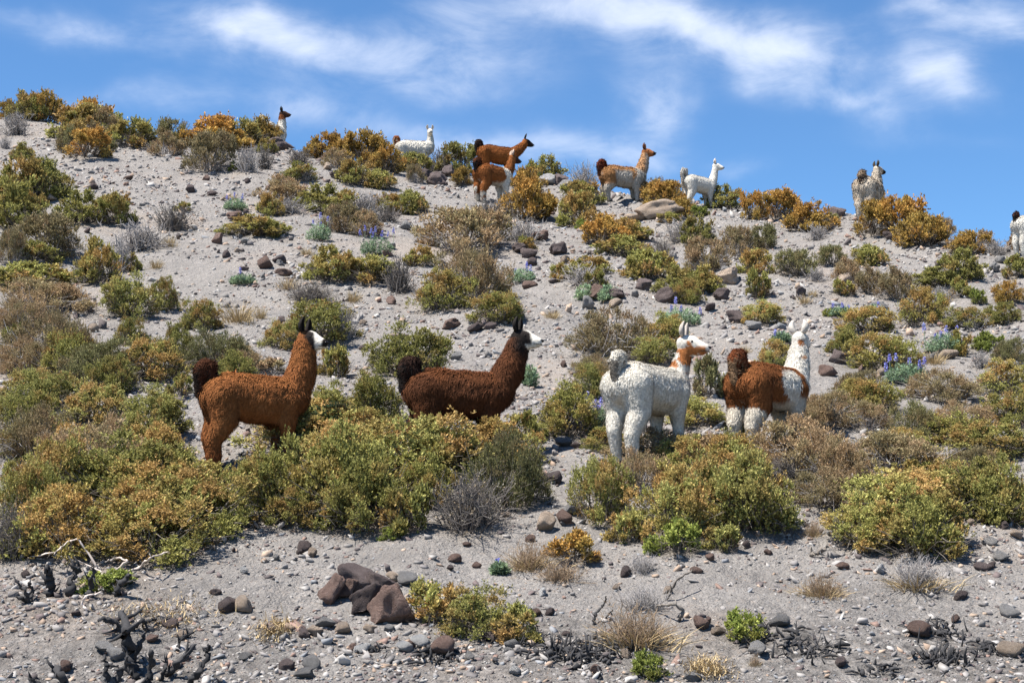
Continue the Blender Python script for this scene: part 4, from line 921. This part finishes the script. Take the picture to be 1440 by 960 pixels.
    def colour(P, reg, tt):
        b = P/k; hl = np.stack(((P-poll)@f, (P-poll)@l_, (P-poll)@u), 1)/k_
        return coat(b[:, 0], b[:, 1], b[:, 2]+drop-b[:, 0]*math.tan(pitch), reg, tt, hl, lambda sc, sdd: fbm(P[:, 0]/k*sc+7, P[:, 1]/k*sc, P[:, 2]/k*sc, seed=sdd, octv=3))
    Cb = colour(V, reg, tt); ca = me.color_attributes.new('coat', 'FLOAT_COLOR', 'POINT'); ca.data.foreach_set('color', np.concatenate((Cb*.9, np.ones((len(V), 1))), 1).astype(np.float32).ravel())
    me.materials.clear(); me.materials.append(M_WOOL); me.polygons.foreach_set('use_smooth', np.ones(len(me.polygons), bool)); ob('body', me, e)
    # fleece locks, longest on flanks and thighs, short on shins, none on the face
    A = V[T]; fn = np.cross(A[:, 1]-A[:, 0], A[:, 2]-A[:, 0]); ar = np.linalg.norm(fn, axis=1); fnn = fn/(ar[:, None]+1e-12); cen = A.mean(1); rg, t_ = seg_region(cen, S)
    wgt = ar*np.select([rg == BODY, rg == NECK, rg == HEAD, rg == HIND, rg == FORE], [1., 1.15, np.where(t_ < .18, 1.2, .0), np.where(t_ > .93, .3, 1.2), np.where(t_ > .93, .3, 1.1)], 1.)
    idx = rng.choice(len(T), count, p=wgt/wgt.sum()); bc = rng.dirichlet((1, 1, 1), count); P = (A[idx]*bc[..., None]).sum(1); Nn = fnn[idx]; rg, t_ = rg[idx], t_[idx]
    vn = np.zeros_like(V); np.add.at(vn, T.ravel(), np.repeat(fn, 3, 0)); vn = unit(vn); Nn = unit((vn[T[idx]]*bc[..., None]).sum(1))
    C = colour(P, rg, t_); L = wool*k*np.select([rg == BODY, rg == NECK, rg == HEAD, rg == HIND, rg == FORE], [.080, .066, .018, np.where(t_ < .45, .064, .040), np.where(t_ < .4, .058, .034)], .05)
    fine = math.sqrt(30000/count)
    W = np.where(rg == HEAD, .005, .0085)*k*min(fine, 2.2); flow = np.tile(np.array((-.45, 0, -1.)), (count, 1)); flow[rg == NECK] = (-.25, 0, -1.); flow += .55*np.stack((fbm(P[:, 0]*9, P[:, 1]*9, P[:, 2]*9, seed=1, octv=2), fbm(P[:, 0]*9, P[:, 1]*9, P[:, 2]*9, seed=2, octv=2), 0*P[:, 0]), 1)
    fv, ft, fq, fc, fN = tufts(P, Nn, C, L, W, flow, rng, lift)
    fm = mk('fleece', fv, ft, fq, M_WOOL, {'coat': fc}); soft_normals(fm, fN); ob('fleece', fm, e)
    # tail: carried up, bushy, curling back over and hanging down
    tail = tail*.72
    tb = np.array(B(-.535, 0, .985)); tp = [tb, tb+np.array((-.02, 0, .11))*k*tail, tb+np.array((-.05, 0, .21))*k*tail, tb+np.array((-.13, 0, .225))*k*tail, tb+np.array((-.19, 0, .11))*k*tail, tb+np.array((-.165, 0, -.22))*k*tail]
    tr_ = np.array((.050, .058, .062, .060, .056, .040))*k; TS = [(tuple(tp[i]), tr_[i], tuple(tp[i+1]), tr_[i+1], TAIL, i/5, (i+1)/5) for i in range(5)]
    tm = blob_mesh(TS, .016*k, 3); tv, tt_ = mesh_arrays(tm); bpy.data.meshes.remove(tm)
    A = tv[tt_]; fn = np.cross(A[:, 1]-A[:, 0], A[:, 2]-A[:, 0]); ar = np.linalg.norm(fn, axis=1); n = max(500, count//7); idx = rng.choice(len(tt_), n, p=ar/ar.sum()); bc = rng.dirichlet((1, 1, 1), n); P = (A[idx]*bc[..., None]).sum(1); Nn = unit(fn[idx])
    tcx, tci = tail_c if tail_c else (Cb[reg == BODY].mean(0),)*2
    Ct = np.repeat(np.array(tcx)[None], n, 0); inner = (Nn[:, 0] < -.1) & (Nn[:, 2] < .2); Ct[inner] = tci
    v2, t2, q2, c2, n2 = tufts(P, Nn, Ct, np.full(n, .060*k*wool), np.full(n, .010*k*min(fine, 2.2)), np.tile(np.array((-.6, 0, -.5)), (n, 1))+rng.normal(0, .3, (n, 3)), rng, .4, .3)
    m0 = len(tv); Cc0 = np.repeat(np.array(tcx)[None]*.8, m0, 0)
    tn0 = np.zeros_like(tv); np.add.at(tn0, tt_.ravel(), np.repeat(fn, 3, 0)); tm2 = mk('tail', np.concatenate((tv, v2)), np.concatenate((tt_, t2+m0)), q2+m0, M_WOOL, {'coat': np.concatenate((Cc0, c2))}); soft_normals(tm2, np.concatenate((unit(tn0), n2))); ob('tail', tm2, e)
    # ears: long, curved inward, hollow in front
    for sd in (-1, 1):
        R_, n_ = 8, 9; EV = []; EQ = []
        for i in range(R_):
            t = i/(R_-1); w = .040*math.sin(math.pi*(t*.86+.14))**.8*(1-t*.25)+.003; c = Hh(-.015-.012*t+.015*t*t, sd*(.055+.040*math.sin(t*2.4)-.012*t), .075+.165*t)
            for j in range(n_):
                a = -math.pi*.62+j/(n_-1)*math.pi*1.24; EV.append(c+(-f*math.cos(a)*w*1.0+l_*math.sin(a)*w)*k)
        for i in range(R_-1):
            for j in range(n_-1): q = i*n_+j; EQ.append((q, q+1, q+n_+1, q+n_))
        EV = np.array(EV); cc = np.repeat(np.array(ear_c)[None], len(EV), 0); m_ = mk('ear', EV, None, EQ, M_WOOL, {'coat': cc}, True); eo = ob('ear', m_, e); so_ = eo.modifiers.new('thickness', 'SOLIDIFY'); so_.thickness = .007*k
        bmx = bmesh.new(); bmesh.ops.create_uvsphere(bmx, u_segments=12, v_segments=8, radius=.0185*k); mm = bpy.data.meshes.new('eye'); bmx.to_mesh(mm); bmx.free(); mm.materials.append(M_EYE); mm.polygons.foreach_set('use_smooth', np.ones(len(mm.polygons), bool)); ob('eye', mm, e, Hh(.095, sd*.069, .024))
    mb = MB(); mb.tube([Hh(.262, -.026, -.020), Hh(.283, 0, -.024), Hh(.262, .026, -.020)], np.array((.010, .018, .010))*k, 8); ob('nose', mb.mesh('nose', M_EYE), e)
    mb = MB(); mb.tube([Hh(.195, -.062, -.068), Hh(.250, -.036, -.066), Hh(.276, 0, -.066), Hh(.250, .036, -.066), Hh(.195, .062, -.068)], np.array((.003, .006, .007, .006, .003))*k, 6); ob('mouth', mb.mesh('mouth', M_EYE), e)
    for q in feet:
        for s2 in (-1, 1):
            mb = MB(); c = np.array(q)+np.array((.02, s2*.024, 0))*k; zb = -.045*k
            mb.tube([c+np.array((-.045, 0, -.01))*k, c+np.array((0, 0, -.012))*k, c+np.array((.045, 0, -.022))*k, c+np.array((.075, 0, -.036))*k], np.array((.022, .030, .024, .008))*k, 8); ob('hoof', mb.mesh('hoof', M_HOOF, True), e)
    return e

def arr(c, n): return np.repeat(np.array(c, float)[None], n, 0)
def blend(C, m, c):
    m = np.clip(m, 0, 1)[:, None]; return C*(1-m)+np.array(c)[None]*m
BLK = (.020,.016,.014); WHT = (.66,.615,.53); CREAM = (.58,.52,.425)
def soft(v, w=.05): return sstep(-w, w, v)
def coat_rust(x, y, z, rg, t, h, nz):
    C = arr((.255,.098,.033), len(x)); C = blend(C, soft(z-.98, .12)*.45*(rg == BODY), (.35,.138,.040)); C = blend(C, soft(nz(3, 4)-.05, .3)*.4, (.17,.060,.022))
    C = blend(C, (rg >= HIND)*sstep(.3, .8, t)*.5, (.16,.045,.016))
    face = (rg == HEAD)*1.0; C = blend(C, face*soft(h[:, 0]-.03, .03), BLK); bl = face*soft(h[:, 0]-.15+.35*np.clip(h[:, 2], -.02, .1), .012); C = blend(C, bl, WHT)
    C = blend(C, face*soft(h[:, 0]-.06, .02)*soft(.035-np.abs(h[:, 1]), .012)*soft(h[:, 2]-.03, .02), WHT); C = blend(C, face*soft(h[:, 0]-.235, .010)*soft(h[:, 2]+.075, .01), BLK)
    return C
def coat_dark(x, y, z, rg, t, h, nz):
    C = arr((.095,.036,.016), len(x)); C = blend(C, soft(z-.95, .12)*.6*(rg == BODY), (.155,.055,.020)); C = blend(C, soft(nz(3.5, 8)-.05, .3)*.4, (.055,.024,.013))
    C = blend(C, (rg == NECK)*soft(t-.75, .2)*soft(h[:, 0]+.02, .08), BLK); face = (rg == HEAD)*1.0; C = blend(C, face, BLK)
    C = blend(C, face*soft(h[:, 0]-.165+.3*np.clip(h[:, 2], -.02, .1), .012), WHT); C = blend(C, face*soft(h[:, 0]-.06, .02)*soft(.038-np.abs(h[:, 1]), .012)*soft(h[:, 2]-.025, .02), WHT); C = blend(C, face*soft(-.075-h[:, 2], .015)*soft(h[:, 0]-.05, .02), WHT)
    return C
def coat_white_spot(x, y, z, rg, t, h, nz):
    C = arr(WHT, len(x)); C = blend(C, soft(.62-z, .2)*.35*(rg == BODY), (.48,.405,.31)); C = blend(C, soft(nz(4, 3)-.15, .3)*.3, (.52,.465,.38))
    br = (.36,.135,.045); C = blend(C, (rg == NECK)*soft(t-.30, .06)*soft(nz(6.5, 12)+.08, .06), br); C = blend(C, (rg == HEAD)*soft(nz(11, 5)-.06, .06)*soft(.2-h[:, 0], .02), br)
    C = blend(C, (rg == HEAD)*soft(h[:, 0]-.17, .02)*soft(-h[:, 2]-.02, .012)*soft(.25-h[:, 0], .01), br); return C
def coat_brown_white(x, y, z, rg, t, h, nz):
    C = arr((.225,.084,.029), len(x)); C = blend(C, soft(nz(3, 4)-.1, .3)*.4, (.15,.05,.018)); C = blend(C, (rg == NECK)*soft(t+.02+.15*nz(4, 2), .05), WHT); C = blend(C, (rg == BODY)*soft(x-.42+.10*nz(4, 9), .03), WHT)
    C = blend(C, (rg == BODY)*soft(1-((x-.14)/.19)**2-((z-.84)/.18)**2+.6*nz(8, 6), .15), WHT); C = blend(C, (rg == BODY)*soft(x-.10+.1*nz(6, 3), .04)*soft(.80-z, .05), WHT); C = blend(C, (rg == BODY)*soft(.60-z, .04), CREAM); C = blend(C, (rg == HIND)*soft(t-.30, .05), CREAM); C = blend(C, (rg == FORE)*soft(t-.1, .05), CREAM)
    C = blend(C, (rg == HEAD)*1., WHT); C = blend(C, ((rg == HEAD)|(rg == NECK))*soft(1-((h[:, 0]+.06)/.05)**2-((h[:, 2]+.03)/.035)**2-((h[:, 1]+.04)/.04)**2, .3), (.27,.10,.035)); C = blend(C, (rg == NECK)*soft(1-((h[:, 0]+.08)/.06)**2-((h[:, 2]+.20)/.04)**2-((h[:, 1]+.06)/.04)**2, .3), (.30,.13,.05)); return C
def coat_head_dark(x, y, z, rg, t, h, nz):
    C = arr(WHT, len(x)); C = blend(C, (rg == NECK)*soft(t-.70+.1*nz(5, 3), .05), (.20,.07,.025)); C = blend(C, (rg == HEAD)*1., (.05,.025,.016)); return C
def coat_white_btail(x, y, z, rg, t, h, nz):
    C = arr(WHT, len(x)); C = blend(C, (rg == BODY)*soft(nz(3.5, 21)-.28, .05)*soft(z-.95, .05), (.30,.11,.04)); return C
def coat_brown_dface(x, y, z, rg, t, h, nz):
    C = arr((.26,.088,.024), len(x)); C = blend(C, soft(nz(3, 4)-.05, .3)*.45, (.13,.042,.014)); C = blend(C, (rg == HEAD)*soft(h[:, 0]-.05, .03), BLK); C = blend(C, (rg >= HIND)*soft(t-.4, .2)*.6, (.10,.033,.014)); return C
def coat_rust_white(x, y, z, rg, t, h, nz):
    C = arr((.26,.092,.028), len(x)); C = blend(C, soft(nz(3, 4)-.1, .3)*.4, (.14,.048,.016)); sh = soft(x-.24+.12*nz(4, 7), .03)*(rg == BODY); C = blend(C, sh, WHT); C = blend(C, (rg == NECK)*soft(.12-t, .05), WHT); C = blend(C, (rg == FORE)*1., WHT)
    C = blend(C, (rg == HIND)*soft(t-.62+.5*nz(6, 5), .06), CREAM); C = blend(C, (rg == BODY)*soft(.60-z+.1*nz(5, 2), .05), CREAM); C = blend(C, (rg == HEAD)*soft(h[:, 0]-.08, .03), (.04,.02,.014)); return C
def coat_tan(x, y, z, rg, t, h, nz):
    C = arr((.40,.36,.305), len(x)); tan = (.33,.165,.068); C = blend(C, (rg == BODY)*soft(z-.95+.12*nz(4, 3), .06)*soft(.30-x, .05), tan); C = blend(C, ((rg == HIND)|(rg == BODY))*soft(-x-.30+.08*nz(4, 8), .05)*soft(z-.55, .05), tan)
    C = blend(C, (rg == BODY)*soft(.055-np.abs(x-.26), .03)*soft(z-.72, .05), (.40,.19,.07)); C = blend(C, (rg == NECK)*soft(t-.15+.2*nz(4, 6), .1)*soft(.06-h[:, 0], .05), (.40,.22,.11)); C = blend(C, (rg == HEAD)*1., (.25,.095,.035)); C = blend(C, (rg == HEAD)*soft(h[:, 0]-.22, .02), BLK)
    C = blend(C, (rg == BODY)*soft(nz(5, 14)-.1, .2)*.5*soft(.9-z, .05), (.36,.31,.26)); return C
def coat_white(x, y, z, rg, t, h, nz):
    C = arr((.64,.60,.525), len(x)); return blend(C, soft(nz(4, 3)-.15, .3)*.25, (.52,.47,.39))
def coat_shag(x, y, z, rg, t, h, nz):
    C = arr((.54,.46,.36), len(x)); C = blend(C, soft(nz(4.5, 31)-.15, .12)*.6, (.32,.21,.125)); C = blend(C, soft(nz(5.5, 33)-.32, .1)*.7, (.10,.075,.058)); C = blend(C, (rg == NECK)*soft(.05-np.abs(t-.35), .03), (.09,.065,.045)); C = blend(C, (rg >= HIND)*soft(t-.35, .08)*.7, (.52,.46,.38)); C = blend(C, (rg == HEAD)*soft(h[:, 0]-.15, .03), BLK); return C

DKT = (.035,.018,.013)
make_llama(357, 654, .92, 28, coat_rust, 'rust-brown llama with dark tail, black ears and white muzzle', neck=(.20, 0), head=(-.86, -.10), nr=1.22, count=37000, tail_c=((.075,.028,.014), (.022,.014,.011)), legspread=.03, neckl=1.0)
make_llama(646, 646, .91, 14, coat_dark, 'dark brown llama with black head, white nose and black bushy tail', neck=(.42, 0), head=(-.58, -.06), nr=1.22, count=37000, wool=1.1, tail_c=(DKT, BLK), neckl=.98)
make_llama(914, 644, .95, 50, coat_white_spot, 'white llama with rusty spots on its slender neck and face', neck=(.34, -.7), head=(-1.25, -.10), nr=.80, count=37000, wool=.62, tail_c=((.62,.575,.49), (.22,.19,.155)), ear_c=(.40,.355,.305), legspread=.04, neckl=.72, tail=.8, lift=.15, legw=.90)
make_llama(1084, 632, .89, 42, coat_brown_white, 'llama with rusty brown back and dark tail, white neck, head and legs', neck=(.30, .1), head=(.30, .02), nr=1.05, count=37000, wool=.95, tail_c=((.16,.050,.020), (.26,.16,.09)), ear_c=(.48,.44,.385), neckl=.86, lift=.17)
make_llama(384, 0, 1.0, 65, coat_head_dark, 'llama peering over the ridge, only dark head and white neck showing', behind=(150, 1.66), count=6000, voxel=.026, neck=(.10, 0), head=(-1.2, .0))
make_llama(583, 0, .95, 8, coat_white_btail, 'white llama with brown tail behind the ridge shrubs, head turned to the front', behind=(177, 1.50), count=8000, voxel=.026, neck=(.05, 0), head=(-1.55, -.05), nr=.85, wool=.7, tail_c=((.26,.085,.03), (.45,.38,.3)), ear_c=(.55,.5,.44), neckl=.72)
make_llama(700, 250, .98, 10, coat_brown_dface, 'brown llama with black tail and dark face walking along the skyline', count=9000, voxel=.026, neck=(.85, 0), head=(-.1, -.25), tail_c=(DKT, BLK), pitch=-.08, neckl=.85, nr=1.1)
make_llama(694, 284, .96, 42, coat_rust_white, 'rust-brown and white llama standing just below the skyline llama', count=10000, voxel=.026, neck=(.40, -.2), head=(-.35, -.15), tail_c=((.10,.035,.016), BLK), ear_c=(.45,.34,.26), neckl=.80)
make_llama(876, 288, 1.03, 18, coat_tan, 'tan-patched cream llama with dark rusty tail standing at the ridge', count=11000, voxel=.026, neck=(.30, 0), head=(-.6, -.05), nr=1.05, wool=1.2, tail_c=((.14,.035,.018), (.05,.02,.014)), ear_c=(.10,.04,.02))
make_llama(984, 292, .80, 30, coat_white, 'small all-white llama with curled tail standing on the ridge', count=8000, voxel=.026, neck=(.30, 0), head=(-.8, -.12), nr=.95, wool=.75, tail_c=((.62,.575,.50), (.40,.35,.29)), ear_c=(.52,.46,.40), pitch=-.06, tail=1.2, lift=.12)
make_llama(1224, 305, .92, 58, coat_shag, 'shaggy beige mottled llama seen from behind on the ridge', count=11000, voxel=.026, neck=(.16, -.3), head=(-.60, -.05), nr=1.1, wool=1.5, tail_c=((.26,.19,.13), (.09,.065,.05)), ear_c=(.05,.04,.03), neckl=.85, tail=.8)
make_llama(1453, 356, .72, 25, coat_white, 'cream llama with dark tail at the low end of the ridge', count=7000, voxel=.026, neck=(.3, 0), head=(0, 0), wool=.9, tail_c=((.05,.02,.016), BLK), tail=.6)
